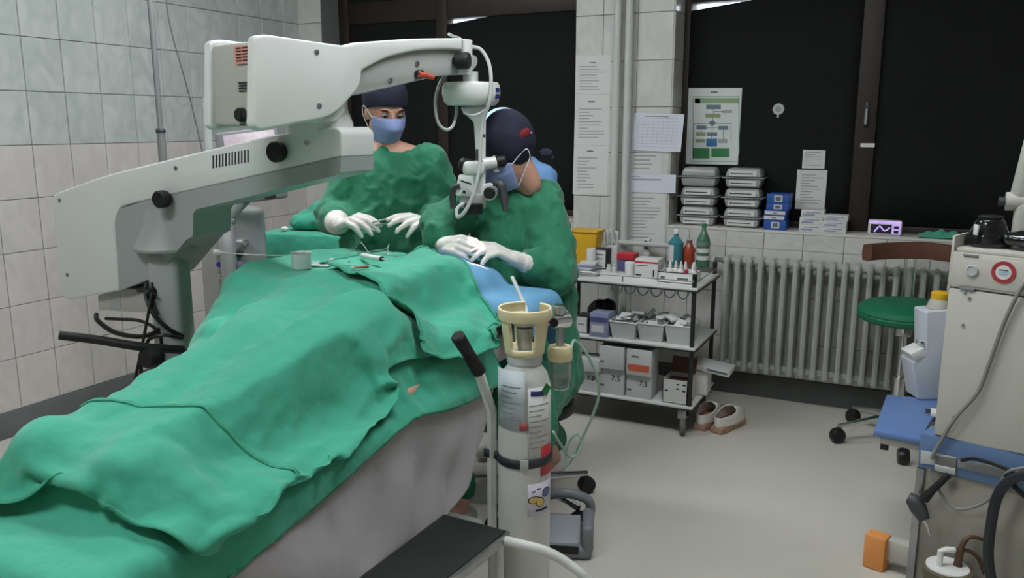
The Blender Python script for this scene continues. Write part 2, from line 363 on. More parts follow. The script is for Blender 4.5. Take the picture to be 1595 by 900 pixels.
def heightmap(*grids, res=.012):
    allp = []
    for gq in grids:                          # densify
        a = gq; allp.append(a.reshape(-1,3)); allp.append(((a[:-1]+a[1:])/2).reshape(-1,3)); allp.append(((a[:,:-1]+a[:,1:])/2).reshape(-1,3)); allp.append(((a[:-1,:-1]+a[1:,1:])/2).reshape(-1,3))
    P = np.concatenate(allp); x0, y0 = P[:,0].min()-.05, P[:,1].min()-.05; nx = int((P[:,0].max()+.05-x0)/res)+2; ny = int((P[:,1].max()+.05-y0)/res)+2
    Hh = np.full((ny,nx), -1.); np.maximum.at(Hh, (((P[:,1]-y0)/res).astype(int), ((P[:,0]-x0)/res).astype(int)), P[:,2])
    K = Hh.copy()
    for dy in (-1,0,1):
        for dx in (-1,0,1): K = np.maximum(K, np.roll(np.roll(Hh,dy,0),dx,1))
    def f(x, y):
        i = np.clip(((x-x0)/res).astype(int),0,nx-1); j = np.clip(((y-y0)/res).astype(int),0,ny-1); return K[j,i]
    return f
TR = (-1.93,-1.40,1.96,2.46,1.0)              # instrument tray under the drape
box_bed = (((BX0+BX1)/2,(BY0+BY1)/2,BZ-.2),((BX1-BX0)/2+.018,(BY1-BY0)/2+.018,.2),.04)
PCX = -1.44
caps_pat = [((PCX,2.28,.80),(PCX,1.95,.81),.105,.11),((PCX-.15,2.26,.78),(PCX-.14,1.75,.78),.07,.06),((PCX+.15,2.26,.785),(PCX+.13,1.75,.78),.075,.06),((PCX,1.95,.80),(PCX,1.62,.79),.115,.11),
    ((PCX-.12,1.95,.82),(PCX-.12,1.84,.95),.08,.06),((PCX+.08,1.95,.82),(PCX+.06,1.82,.94),.08,.06),((PCX-.12,1.84,.95),(PCX-.1,1.06,.77),.06,.045),((PCX+.06,1.82,.94),(PCX+.06,1.06,.77),.06,.045),
    ((PCX-.1,1.06,.77),(PCX-.12,1.02,.80),.045,.045),((PCX+.06,1.06,.77),(PCX+.10,1.03,.79),.045,.045),((PCX+.2,2.2,.77),(PCX+.2,1.92,.755),.042,.035)]
head_c = (PCX+.08,2.45,.885)
caps_head = [(head_c,(PCX+.08,2.42,.90),.1,.085),((PCX,2.3,.8),head_c,.06,.07)]
box_headrest = ((PCX+.05,2.46,BZ-.01),(.2,.16,.09),.04)
box_tray = (((TR[0]+TR[1])/2,(TR[2]+TR[3])/2,TR[4]-.1),((TR[1]-TR[0])/2,(TR[3]-TR[2])/2,.1),.012)
sdf1 = make_sdf([box_bed],caps_pat); hoops = [((-1.905,1.965,.965),(-1.66,1.42,.745),.03,.03),((-1.88,1.91,.965),(-1.5,1.91,.965),.03,.03),((-1.82,1.80,.925),(-1.46,1.80,.925),.03,.03),((-1.77,1.68,.875),(-1.42,1.68,.88),.03,.03),((-1.70,1.56,.825),(-1.38,1.56,.835),.03,.03),((-1.64,1.44,.785),(-1.36,1.44,.79),.03,.03)]; sdf2 = make_sdf([box_bed,box_tray],caps_pat+hoops); sdf3 = make_sdf([box_bed,box_tray,box_headrest],caps_pat+caps_head)
RES = .0165
def snoise(P, seed):                        # cheap smooth noise: warped sines
    r = np.random.default_rng(seed); o = np.zeros(len(P))
    for _ in range(5):
        k = r.normal(size=3); k /= np.linalg.norm(k); k2 = r.normal(size=3); o += np.sin(P@k*r.uniform(.7,1.5)*2+r.uniform(0,6)+1.3*np.sin(P@k2*.8+r.uniform(0,6)))
    return o/2.2
def crease(G, amp, sx, sy, seed, lift=True):  # soft folds across the cloth
    ny, nx = G.shape[:2]; du = np.gradient(G,axis=1); dv = np.gradient(G,axis=0); nn = np.cross(du,dv); nn /= np.linalg.norm(nn,axis=2,keepdims=True)+1e-9; nn *= np.sign(nn[...,2:3]+1e-6)
    jj, ii = np.mgrid[0:ny,0:nx]; P = np.stack([ii*RES*sx, jj*RES*sy, 0*ii],2).reshape(-1,3)
    a = snoise(P,seed); b = 1-np.abs(np.clip(snoise(P*1.7+3,seed+9),-1.2,1.2)); d = (np.maximum(a,-.2)*.6+np.maximum(b,0)**3*1.0).reshape(ny,nx)
    return G+nn*(amp*d)[...,None]
gC = cloth(-1.86,-1.04,.745,2.32,.97,RES,sdf1,steps=60,seed=3,slack=.98)
gC = crease(gC,.005,7,7,4)
gA = cloth(-2.12,-1.02,1.02,2.54,1.07,RES,sdf2,steps=110,hmap=heightmap(gC),seed=5,thick=.014,slack=.94,bend=.08)
gA = crease(gA,.019,7.5,2.6,3)
gF = cloth(-1.86,-1.02,.90,1.20,.98,RES,sdf1,steps=70,hmap=heightmap(gC,gA),seed=8,thick=.03,slack=.96,rot=.24)
sdfB = make_sdf([box_bed,box_tray,box_headrest,((-1.21,2.45,.82),(.12,.11,.08),.03)],caps_pat+caps_head)
gB = cloth(-1.58,-1.02,2.26,2.68,1.1,.014,sdfB,steps=80,hmap=heightmap(gC,gA),seed=21,thick=.022,slack=.99,rot=.15,bend=.95)
gD = cloth(-1.66,-1.04,1.93,2.36,1.14,RES,sdf3,steps=80,hmap=heightmap(gC,gA,gB),seed=13,thick=.03,slack=.94,rot=-.35,bend=.08)
gF = crease(gF,.006,4,7,6)+np.array([0,0,.003]); gD = crease(gD,.009,11,6,8)
m_hem = M('green stitched hem', (60,150,122), rough=.85, var=.1, vs=60)
def drape(name, G, mat, label, cat='drape', hem=True, cut=None):
    c = V((float(G[...,0].mean()), float(G[...,1].mean()), float(G[...,2].min())))
    mb = MB().grid(G-np.array(c))
    if cut:
        ny, nx = G.shape[:2]; mb.f = [f for f in mb.f if not (f[0]//nx >= cut[0] and f[0]%nx >= nx-1-cut[1])]
    o = mb.build(name, mat, ang=180, solid=.0025, sub=1); o.location = c; WL[o.name] = c
    tag(o, label, cat)
    if hem:                                   # stitched hem running round the edge
        e = np.concatenate([G[0,:-1],G[:-1,-1],G[-1,:0:-1],G[:0:-1,0]]); i = np.concatenate([G[1,:-1],G[:-1,-2],G[-2,:0:-1],G[:0:-1,1]])
        d = i-e; d /= np.linalg.norm(d,axis=1,keepdims=True)+1e-9
        P = np.stack([e-d*.001+[0,0,.0022], e+d*.009+[0,0,.003]],0); P = np.concatenate([P,P[:,:1]],1)
        MB().grid(P-np.array(c)).build('hem', m_hem, o, ang=180, solid=.002)
    return o
drape('surgical_drape', gC, m_green, 'lowest green drape lying on the operating table with a folded hem over the white sheet')
drape('surgical_drape', gA, m_green, 'large green drape falling from the instrument tray over the legs of the patient', hem=False, cut=(int(.72/RES), 6))
drape('surgical_drape', gF, m_green, 'green drape spread over the feet at the near end of the table')
drape('surgical_drape', gD, m_green, 'creased green drape over the chest of the patient beside the instruments')
m_bluecl = M('light blue paper drape', (104,158,196), rough=.75, var=.04, bump=.1, bs=40)
drape('face_drape', gB, m_bluecl, 'light blue paper drape over the head of the patient under the gloved hands', hem=False)
# ---- patient (under the drapes)
pb = MB()
for a,b,ra,rb in caps_pat: capsule(pb, a, b, ra-.012, rb-.012)
capsule(pb, (PCX,2.3,.8), head_c, .05, .06); pb.ball(head_c, (.072,.092,.082)); pb.ball((PCX+.08,2.44,.968),(.014,.016,.018))
capsule(pb, (PCX+.2,1.92,.755), (PCX+.215,1.80,.742), .027, .018)
pt = thing('person', 'patient lying on the table covered by green and blue drapes', 'person', (PCX,1.7,BZ))
mesh_part('body', fuse(pb,.014,4), m_skin, pt)
# ---- table
tb = thing('operating_table', 'operating table on castors under the white sheet and green drapes', 'table', ((BX0+BX1)/2,(BY0+BY1)/2,0))
m_matt = M('black table mattress', (36,38,40), rough=.55, var=.1)
MB().bx(BX0+.01,BX1-.01,BY0+.01,BY1-.01,BZ-.1,BZ-.006,.03,seg=3).build('mattress', m_matt, tb, True)
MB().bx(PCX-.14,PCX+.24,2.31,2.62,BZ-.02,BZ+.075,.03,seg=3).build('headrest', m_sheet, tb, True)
MB().bx(PCX-.05,PCX+.05,2.2,2.5,BZ-.05,BZ-.021,.01).build('headrest_bar', m_steel, tb, True)
MB().bx(BX0+.03,BX1-.03,BY0+.03,BY1-.03,BZ-.16,BZ-.1,.01).build('top_frame', m_steel, tb, True)
xc = (BX0+BX1)/2
MB().lathe([(.12,.12),(.12,.18),(.085,.2),(.085,.56)], (xc,1.8,0), 20).build('column', m_steel, tb, True)
MB().bx(xc-.2,xc+.2,1.28,2.34,.09,.14,.02).build('base', m_white, tb, True)
for sx in (-.19,.17):
    for y in (1.3,2.3):
        c = MB().lathe([(.012,-.018),(.045,-.016),(.05,0),(.045,.016),(.012,.018)], (xc+sx,y,.05), 18, axis=(1,0,.0)); c.build('castor', m_black, tb, True)
ins = thing('instrument_stand', 'low instrument stand hidden under the large green drape', 'table', (-2.0,2.2,0))
MB().bx(TR[0]+.004,TR[1]-.004,TR[2]+.004,TR[3]-.004,TR[4]-.03,TR[4]-.002,.01).build('tray', m_steel, ins, True)
MB().tube([(-1.95,2.3,.97),(-1.95,2.3,.06)], .018, 10).build('post', m_chrome, ins, True)
MB().tube([(-2.2,2.1,.03),(-1.9,2.1,.03),(-1.9,2.5,.03),(-2.2,2.5,.03)], .018, 8).tube([(-1.9,2.3,.03),(-1.96,2.3,.05)],.018).build('foot', m_chrome, ins, True)
# ---- white sheet hanging at the side and the foot end
def sheet():
    e_ = BX1+.006; path = [(BX1-.10,2.31),(e_-.01,2.295),(e_,2.15),(e_,1.9),(e_,1.5),(e_,1.1),(e_-.01,.86),(BX1-.05,.80),(-1.45,.795),(BX0+.05,.795),(BX0-.006,.88)]
    C_ = crom([V((x,y,0)) for x,y in path], 16); n = len(C_); rows_ = 22; P = np.zeros((rows_,n,3)); s_ = 0
    for i,c in enumerate(C_):
        t = (C_[min(i+1,n-1)]-C_[max(i-1,0)]).normalized(); nr = V((-t.y, t.x, 0)); nr = nr if nr.dot(c-V((xc,1.7,0))) > 0 else -nr
        if i: s_ += (C_[i]-C_[i-1]).length
        y = c.y; zb = np.interp(y, [.8,1.2,1.75,1.95,2.05,2.15,2.22,2.27,2.35], [.36,.35,.345,.37,.42,.51,.6,.66,.69])
        for j in range(rows_):
            u = j/(rows_-1); z = BZ+.001-(BZ-zb)*u
            f_ = .012*math.sin(s_*17+u*4.2)+.009*math.sin(s_*31+1.3-u*5.5)+.024*math.sin(s_*6.3+u*3)+.008*math.sin(s_*23-u*9+2)
            w_ = min(1,max(0,(BZ-.10-z)/.2)); o = .05*w_ + f_*w_
            p = c+nr*(o+.002); P[j,i] = (p.x,p.y,z)
    inner = P[:1].copy(); inner[...,0] = inner[...,0]*.86+xc*.14; inner[...,1] = inner[...,1]*.95+1.7*.05
    return np.concatenate([inner,P],0)
gS = sheet(); c = V((BX1,1.7,.1))
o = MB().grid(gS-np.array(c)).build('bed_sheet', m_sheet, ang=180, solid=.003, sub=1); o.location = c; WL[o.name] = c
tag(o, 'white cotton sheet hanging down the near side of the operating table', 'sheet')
# ================================================================ operating microscope on its floor stand
m_ms = M('off-white lacquer', (214,217,214), rough=.32, var=.015, coat=.2)
m_mg = M('grey-green lacquer', (158,163,161), rough=.4, var=.03)
m_mb = M('beige-grey moulding', (170,170,160), rough=.5, var=.03)
m_rub = M('black rubber knob', (20,20,21), rough=.55, var=.15, bump=.2, bs=120)
m_orange = M('orange-red lever', (196,84,62), rough=.5)
m_navy = M('navy sticker', (44,50,112), rough=.4, var=.02)
m_hose = M('light grey hose', (178,181,180), rough=.45, var=.04)
m_dark = M('dark slot', (34,35,36), rough=.7)
cb = D(272,520,2.9); cx0, cy0 = cb.x, cb.y
ms = thing('operating_microscope', 'white ceiling-high operating microscope with jointed arms on a grey floor stand', 'microscope', (cx0,cy0,0))
ms['label'] = 'white operating microscope with two jointed arms on a grey column stand'
# lower arm
pl = VP(80,2.95,533,2.45,300); n = pl.n
TL = .17
shell = fillet([(80,303,10),(160,274,20),(300,239,20),(420,211,20),(524,197,6),(533,206,6),(533,244,2),(380,278,20),(225,313,14),(186,322,12),(178,348,8),(185,453,4),(103,467,8),(93,459,6)],5)
MB().prism(pl.poly(shell), -n*TL, .008, 3).build('arm_cover', m_ms, ms, True, ang=40)
core = [(181,348),(187,325),(225,313),(532,244),(531,268),(524,273),(440,293),(306,326),(302,332),(301,368),(290,374),(243,431),(187,452)]
MB().prism(pl.poly(core,.002), -n*(TL+.004)).build('arm_core', m_mg, ms, True, ang=40)
def slots(x0,x1,y0,y1,k,slx,horizontal=False,plane=pl,wd=.45,dy=0):
    b = MB()
    for i in range(k):
        if not horizontal:
            xa = x0+(x1-x0)*i/k; xb = xa+(x1-x0)/k*wd; ya = y0+(xa-x0)*slx; yb = y1+(xa-x0)*slx
        else:
            ya = y0+(y1-y0)*i/k; yb = ya+(y1-y0)/k*wd; xa, xb = x0, x1
        b.prism([plane.at(*p_, .0008) for p_ in ((xa,ya),(xb,ya+dy),(xb,yb+dy),(xa,yb))], -plane.n*.003)
    return b
slots(331,390,242,262,12,-.17).build('vent', m_dark, ms, True)
def knob(px, py, t, axis, r, l, name='knob', mat=None, ribs=True):
    c = D(px,py,t); k = MB().lathe([(r*.55,-.004),(r*.6,l*.3),(r*.95,l*.35),(r,l*.5),(r,l*.9),(r*.85,l)], c, 20, axis); return k.build(name, mat or m_rub, ms, True)
tp = lambda x,y: (pl.at(x,y)-V(CC)).dot(V(fw))
knob(441,236,tp(441,236), n, .031, .045); knob(264,309,tp(264,309)-.0, n, .029, .05)
scr = MB()
for x,y in ((93,312),(105,428),(274,262),(478,222)): scr.lathe([(.008,0),(.008,.002),(.006,.003)], pl.at(x,y), 12, n)
scr.build('screw', m_steel, ms, True)
# column and collar
zt = pl.at(270,340).z
colr = MB().lathe([(.064,zt-.13),(.064,zt-.05)], (cx0,cy0,0), 24); 
MB().lathe([(.03,zt-.115),(.105,zt-.115),(.108,zt-.105),(.07,zt-.02),(.066,zt+.03)], (cx0,cy0,0), 32).build('collar', m_mg, ms, True)
MB().box((cx0,cy0,(zt-.115+.1)/2), (.105,.13,zt-.115-.1), .022, rz=YAW, seg=3).build('column', m_mg, ms, True)
MB().box((cx0-.01,cy0+.1,.075), (.3,.5,.07), .02, rz=YAW-.2, seg=3).build('base', m_mg, ms, True)
for dx, dy in ((-.13,-.1),(.13,-.1),(-.13,.3),(.13,.3)):
    p = V((cx0,cy0,0))+Matrix.Rotation(YAW-.2,3,'Z') @ V((dx,dy+.0,0)); MB().lathe([(.01,-.02),(.04,-.018),(.04,.018),(.01,.02)], (p.x,p.y,.04), 16, axis=(math.cos(YAW),math.sin(YAW),0)).build('castor', m_black, ms, True)
# connector box and cables under the counterweight
jb = fillet([(141,463,2),(170,452,2),(200,452,2),(203,458,2),(219,458,2),(221,486,3),(212,490,3),(142,485,2)],2)
MB().prism(pl.poly(jb,-.03), -n*.09, .003).build('connector_box', m_mb, ms, True)
MB().prism([pl.at(x,y,-.0285) for x,y in ((172,456),(188,455),(188,480),(172,481))], -n*.004).build('connector_recess', m_mg, ms, True)
def cable(pts, r, name='cable', mat=None, sm=6, par=None): return MB().tube([D(*p) for p in pts], r, 8, sm).build(name, mat or m_black, par or ms, True)
cable([(150,490,2.84),(153,500,2.8),(180,518,2.78),(220,524,2.8),(246,514,2.83),(254,500,2.86)], .008)
cable([(165,496,2.84),(185,497,2.82),(220,500,2.82),(246,516,2.83),(252,540,2.84),(255,590,2.84),(248,625,2.84)], .006)
cable([(237,440,2.8),(234,470,2.78),(225,520,2.76),(217,560,2.75),(206,610,2.74),(200,646,2.73)], .005)
cable([(228,440,2.82),(228,462,2.8),(240,490,2.78),(262,512,2.8),(285,524,2.84)], .008)
cable([(240,437,2.82),(238,470,2.8),(245,490,2.79)], .007)
cable([(232,538,2.8),(222,545,2.76),(220,580,2.74),(228,615,2.74),(236,632,2.74)], .0065)
cable([(285,526,2.82),(255,522,2.78),(233,528,2.78),(228,540,2.78)], .006)
MB().ball(D(237,455,2.8),(.012,.03,.018)).tube([D(222,448,2.79),D(245,460,2.79)],.004).build('cable_tie', m_black, ms, True)
# push bar
MB().tube([D(92,522,2.62),D(150,529,2.66),D(220,540,2.7),D(285,545,2.8)], .0145, 12, 5).build('push_bar', m_rub, ms, True)
MB().lathe([(.02,-.02),(.036,-.015),(.038,.01),(.03,.03)], D(237,556,2.72), 18, axis=n).build('knob', m_rub, ms, True)
# upper arm
pu = VP(395,2.16,740,2.80,120); nu = pu.n; au = pu.a
TU = .245
box = fillet([(396,56,12),(412,53,8),(537,71,6),(556,66,4),(640,60,20),(722,59,2),(722,79,2),(700,76.5,10),(650,78,20),(600,90,20),(564,110,4),(562,135,20),(520,182,24),(404,204,10),(394,196,8)],5)
MB().prism(pu.poly(box), -nu*.035, .008, 3).build('arm_cover', m_ms, ms, True, ang=40)
far = [pu.at(x,y)-nu*(TU-.035) for x,y in fillet([(396,56,12),(412,53,8),(537,71,6),(562,90,10),(562,135,20),(520,182,24),(404,204,10),(394,196,8)],5)]
MB().prism(far, -nu*.035, .008, 3).build('arm_cover', m_ms, ms, True, ang=40)
mid = fillet([(400,62,8),(530,76,4),(556,98),(556,130,15),(515,176,20),(404,198,8)],4)
MB().prism(pu.poly(mid,-.03), -nu*(TU-.06), .004).build('motor_housing', m_mb, ms, True, ang=40); mh = bpy.data.objects[[o.name for o in ms.children if o.name.startswith('motor_housing')][0]]
beam = fillet([(520,95,2),(566,105,2),(600,87),(650,75,20),(700,73),(724,76,2),(738,84,6),(751,86,8),(752,100,8),(740,114,6),(690,118),(558,149,10),(520,150,2)],4)
MB().prism(pu.poly(beam,-.02), -nu*.11, .006).build('arm_beam', m_mb if False else M('light grey lacquer',(172,175,172),rough=.4,var=.02), ms, True, ang=40)
MB().prism(pu.poly(fillet([(540,72,2),(640,62,20),(720,61,2),(720,80,2),(650,82,10),(560,108,2)],3),-.03), -nu*.09, .004).build('arm_top', m_ms, ms, True, ang=40)
MB().prism(pu.poly(fillet([(723,60,2),(735,62,2),(735,116,2),(721,115,2)],2),.004), -nu*.13, .004).build('end_plate', m_ms, ms, True, ang=40)
MB().prism(pu.poly(fillet([(505,182,2),(548,162,6),(553,172,4),(536,190,8),(512,192,4)],3),-.04), -nu*.12, .006).build('elbow_cover', m_ms, ms, True)
tu = lambda x,y: (pu.at(x,y)-V(CC)).dot(V(fw))
# rear panel details (the end face looks along -au)
pe = pu.at(397,60); zc = lambda y: pu.at(400,y).z
def rear(u0,u1,z0,z1,name,mat,d=.002):     # u = distance from the near cover towards the far one
    c0 = pu.at(401,120)-nu*.03; o_ = c0-au*(d)
    P = [V((o_.x,o_.y,z))-nu*u for u,z in ((u0,z0),(u1,z0),(u1,z1),(u0,z1))]
    return MB().prism(P, au*.004).build(name, mat, mh, True)
zT, zB = pu.at(400,62).z, pu.at(404,198).z; zz = lambda f: zT+(zB-zT)*f
m_lbl = M('red print label', (205,140,126), rough=.5, var=.05)
for c_ in (0,1):
    for i in range(5): rear(.004+c_*.03,.028+c_*.03, zz(.07+i*.036), zz(.086+i*.036), 'warning_print', m_dark, .0034)
rear(.0,.066, zz(.055), zz(.26), 'warning_label', m_lbl, .0026)
for i in range(4): rear(.012,.058, zz(.47+i*.032), zz(.484+i*.032), 'vent_slot', m_dark, .0026)
rear(.0,.064, zz(.80), zz(.88), 'socket_plate', m_grey, .0026)
for i in range(2): rear(.0+i*.034,.028+i*.034, zz(.93), zz(.943), 'vent_slot', m_dark, .0026); rear(.0+i*.034,.028+i*.034, zz(.965), zz(.978), 'vent_slot', m_dark, .0026)
c0 = pu.at(401,120)-nu*.03
for u,r in ((.044,.019),(.012,.011)): MB().lathe([(r,0),(r,.012),(r*.8,.018)], V((c0.x,c0.y,zz(.855)))-nu*u-au*.002, 16, axis=-au).build('knob', m_rub, mh, True)
scr = MB()
for x,y in ((493,81),(497,165),(650,99),(608,125)): scr.lathe([(.008,0),(.008,.002),(.005,.003)], pu.at(x,y,.0 if x<560 else -.018), 12, nu)
scr.build('screw', m_steel, ms, True)
c = pu.at(690,95,-.02); MB().lathe([(.012,0),(.012,.012),(.027,.014),(.028,.05),(.024,.056)], pu.at(706,95,-.022), 20, nu*.8+au*.35).build('knob', m_rub, ms, True)
lh = MB().lathe([(.014,0),(.014,.02),(.01,.024)], pu.at(650,116,-.02), 14, nu).build('lever_hub', m_black, ms, True)
MB().tube([pu.at(652,116,.0),pu.at(662,117,.003),pu.at(675,121,.006)], [.009,.01,.007], 10).build('lever', m_orange, lh, True)
# swivel between the arms
sw = pl.at(472,205)-n*.085
za = pl.at(472,208).z; zb_ = pu.at(472,185).z
MB().lathe([(.1,za-.005),(.1,za+.03),(.085,zb_+.03),(.085,zb_+.06)], (sw.x,sw.y,0), 28).build('swivel', m_ms, ms, True)
# front: neck, round head, carrier, optics
hd = pu.at(733,120,-.06); th = (hd-V(CC)).dot(V(fw))
zz2 = lambda y: D(733,y,th).z
MB().lathe([(.026,zz2(130)),(.026,zz2(112))], (hd.x,hd.y,0), 20).build('neck', m_ms, ms, True)
hx = D(734,146,th)
swh = MB().lathe([(.02,zz2(165)),(.085,zz2(164)),(.098,zz2(158)),(.104,zz2(146)),(.102,zz2(134)),(.096,zz2(129)),(.02,zz2(128))], (hx.x,hx.y,0), 36, sx=.97, sy=.97).build('swivel_head', m_ms, ms, True)
R3 = Matrix.Rotation(YAW,3,'Z'); RT3 = V(rt)
stp = D(775,146,th)
bd_ = (RT3*.9+V(CC-np.array(hx)).normalized()*.42); bd_.z = 0; bd_.normalize(); cst = hx+bd_*.0985; bang = math.atan2(bd_.y,bd_.x)+math.pi/2; MB().box((cst.x,cst.y,zz2(146)), (.024,.008,.036), 0, rz=bang).build('badge', m_navy, swh, True)
MB().box(V((cst.x,cst.y,zz2(146)))+bd_*.001, (.024,.008,.006), 0, rz=bang).build('badge_stripe', m_hose, swh, True)
tc = th-.02
pc = VP(700,tc,790,tc+.01,220)
MB().prism(pc.poly(fillet([(717,167,2),(757,165,2),(757,190,2),(756,310,2),(740,310,2),(741,240),(738,190,6),(721,175,4)],3)), -pc.n*.045, .004).build('carrier', m_ms, ms, True, ang=40)
MB().lathe([(.04,0),(.04,.02)], V((D(738,168,tc+.02).x,D(738,168,tc+.02).y,D(738,168,tc).z)), 20).build('carrier_flange', m_hose, ms, True)
MB().prism(pc.poly(fillet([(741,232,2),(747,232,2),(748,250,2),(741,250,2)],2),.006), -pc.n*.05, .002).build('carrier_clip', m_dgrey, ms, True)
MB().prism(pc.poly(((750,209),(756,209),(756,214),(750,214)),.001), -pc.n*.003).build('carrier_mark', m_dgrey, ms, True)
MB().prism(pc.poly(fillet([(714,273,4),(738,272,4),(739,306,3),(709,304,4)],3),.03), -pc.n*.09, .006).build('optics_body', m_ms, ms, True, ang=40)
MB().prism(pc.poly(fillet([(715,304,2),(757,300,3),(757,324,3),(716,323,6)],3),.02), -pc.n*.075, .005).build('objective_block', M('light grey lacquer'), ms, True, ang=40)
oc = D(737,322,tc); MB().lathe([(.03,-.025),(.033,-.02),(.033,.01)], oc, 20).build('objective_ring', m_black, ms, True)
MB().lathe([(.014,0),(.02,.01),(.02,.03),(.016,.034)], pc.at(762,300,.02), 18, pc.n).build('knob', m_rub, ms, True)
MB().lathe([(.03,-.0),(.03,.02),(.026,.024)], pc.at(762,298,-.005), 22, pc.n).build('knob_mount', m_ms, ms, True)
MB().prism(pc.poly(((718,279),(735,285),(734,287),(718,281)),.0312), -pc.n*.002).build('body_groove', m_dark, ms, True)
MB().lathe([(.006,0),(.006,.002)], pc.at(723,299,.031), 12, pc.n).build('screw', m_dark, ms, True)
# binocular tubes
bt = D(744,262,tc-.0)
MB().box(D(738,262,tc+.02), (.075,.06,.05), .015, rz=YAW, seg=3).build('tube_head', m_ms, ms, True)
for dy,dt in ((0,.0),(-1,.06)):
    a = D(752,256+dy,tc+.03+dt); b = D(772,252+dy,tc+.04+dt); c = D(784,250+dy,tc+.05+dt)
    et = MB().tube([a,b], [.022,.02], 16).build('eyepiece_tube', m_ms, ms, True)
    MB().tube([b,c,c+(c-b)*.25], [.02,.022,.017], 16).build('eyepiece', m_rub, et, True)
MB().prism(pc.poly(fillet([(775,247,1),(780,249,1),(776,262,2),(779,268,3),(770,269,3),(768,266,2),(773,262,1)],1),-.02), -pc.n*.012, .002).build('eyepiece_lever', m_ms, ms, True)
MB().lathe([(.018,-.03),(.022,-.02),(.022,.012),(.014,.02)], D(724,256,tc+.02), 16, axis=R3@V((-1,-.3,.25))).build('assistant_eyepiece', m_rub, ms, True)
MB().tube([D(770,285,tc),D(780,288,tc-.01),D(785,305,tc-.01),D(787,328,tc-.01)], [.012,.017,.014,.011], 12, 5).build('hand_grip', m_dgrey, ms, True)
MB().tube([D(716,290,tc),D(706,296,tc+.02),D(706,325,tc+.03)], [.01,.013,.011], 12, 5).build('hand_grip', m_dgrey, ms, True)
# hoses
cable([(736,73,th-.03),(750,78,th-.05),(762,100,th-.07),(765,130,th-.08),(762,160,th-.08),(752,190,th-.06),(748,230,th-.06),(747,260,th-.07),(738,300,th-.08),(725,328,th-.08),(713,338,th-.07),(712,325,th-.06),(722,317,th-.04)], .0062, 'hose', m_hose)
cable([(693,117,th-.02),(683,135,th-.04),(678,160,th-.04),(682,190,th-.04),(695,202,th-.04),(706,195,th-.03),(711,175,th-.02),(711,163,th)], .0055, 'hose', m_hose)
cable([(716,60,th),(707,57,th-.02),(699,53,th-.04)], .006, 'hose', m_hose)
cable([(757,170,th-.06),(748,176,th-.06),(735,180,th-.07),(722,176,th-.05)], .004, 'hose', m_hose)
# the microscope's own lamp shines down through the objective
sl = bpy.data.lights.new('lamp', 'SPOT'); so = bpy.data.objects.new('lamp', sl); link(so, ms); p = oc-V((0,0,.028)); so.location = p-wl(ms)
HT = D(741,384,2.845); so.rotation_euler = (HT-p).to_track_quat('-Z','Y').to_euler(); sl.energy = 60; sl.color = (1,.46,.32); sl.spot_size = .42; sl.spot_blend = .7; sl.shadow_soft_size = .012
# ================================================================ people
m_gown = M('green surgical gown', (36,120,88), rough=.75, var=.1, vs=5, bump=.35, bs=11, bd=.025, sheen=.2)
m_scrub = M('dark green trousers', (34,110,84), rough=.8, var=.08)
m_bgown = M('light blue gown', (120,164,218), rough=.75, var=.06, bump=.2, bs=25)
m_glove = M('white latex glove', (226,222,217), rough=.45, var=.03, sss=.25)
m_mask = M('blue pleated face mask', (136,152,198), rough=.8, var=.04, bump=.1, bs=60)
m_navycap = M('navy cloth cap', (34,37,56), rough=.85, var=.2, vs=14, bump=.3, bs=40)
m_bluecap = M('pale blue cap', (176,200,228), rough=.8, var=.05)
m_redcl = M('dark red cloth', (120,30,38), rough=.85, var=.2, vs=30)
m_hair = M('dark brown hair', (46,34,28), rough=.6)
m_eye = M('eye', (214,208,200), rough=.2, var=0)
m_iris = M('dark iris', (40,26,18), rough=.15, var=0)
m_lace = M('white elastic', (225,228,232), rough=.7)
m_clog = M('white clog leather', (218,214,206), rough=.45, var=.04)
CAMD = lambda p: (V((0,0,CH))-p).normalized()
RT = V(rt)
def frame(f, upv=(0,0,1)):
    y = V(f).normalized(); x = y.cross(V(upv)).normalized(); z = x.cross(y); return Matrix((x,y,z)).transposed()
def head_solids(mb, c, R, ears=True):
    P = lambda x,y,z: c + R @ V((x,y,z))
    mb.ball(P(0,-.012,.03),(.069,.09,.083),20,14,R); mb.ball(P(0,.022,-.03),(.054,.066,.078),20,14,R); mb.ball(P(0,.035,-.078),(.04,.042,.032),16,10,R)
    capsule(mb,P(0,.088,.008),P(0,.108,-.03),.008,.013); capsule(mb,P(-.03,.072,.024),P(.03,.072,.024),.014)
    for s in (-1,1):
        mb.ball(P(s*.034,.06,-.03),.028)
        if ears: mb.ball(P(s*.069,-.008,-.012),(.012,.022,.032),12,8,R)
        mb.ball(P(s*.031,.066,.007),.017)
    capsule(mb,P(-.02,.082,-.062),P(.02,.082,-.062),.01)
    capsule(mb,P(0,-.02,-.06),P(0,-.03,-.13),.052,.05)
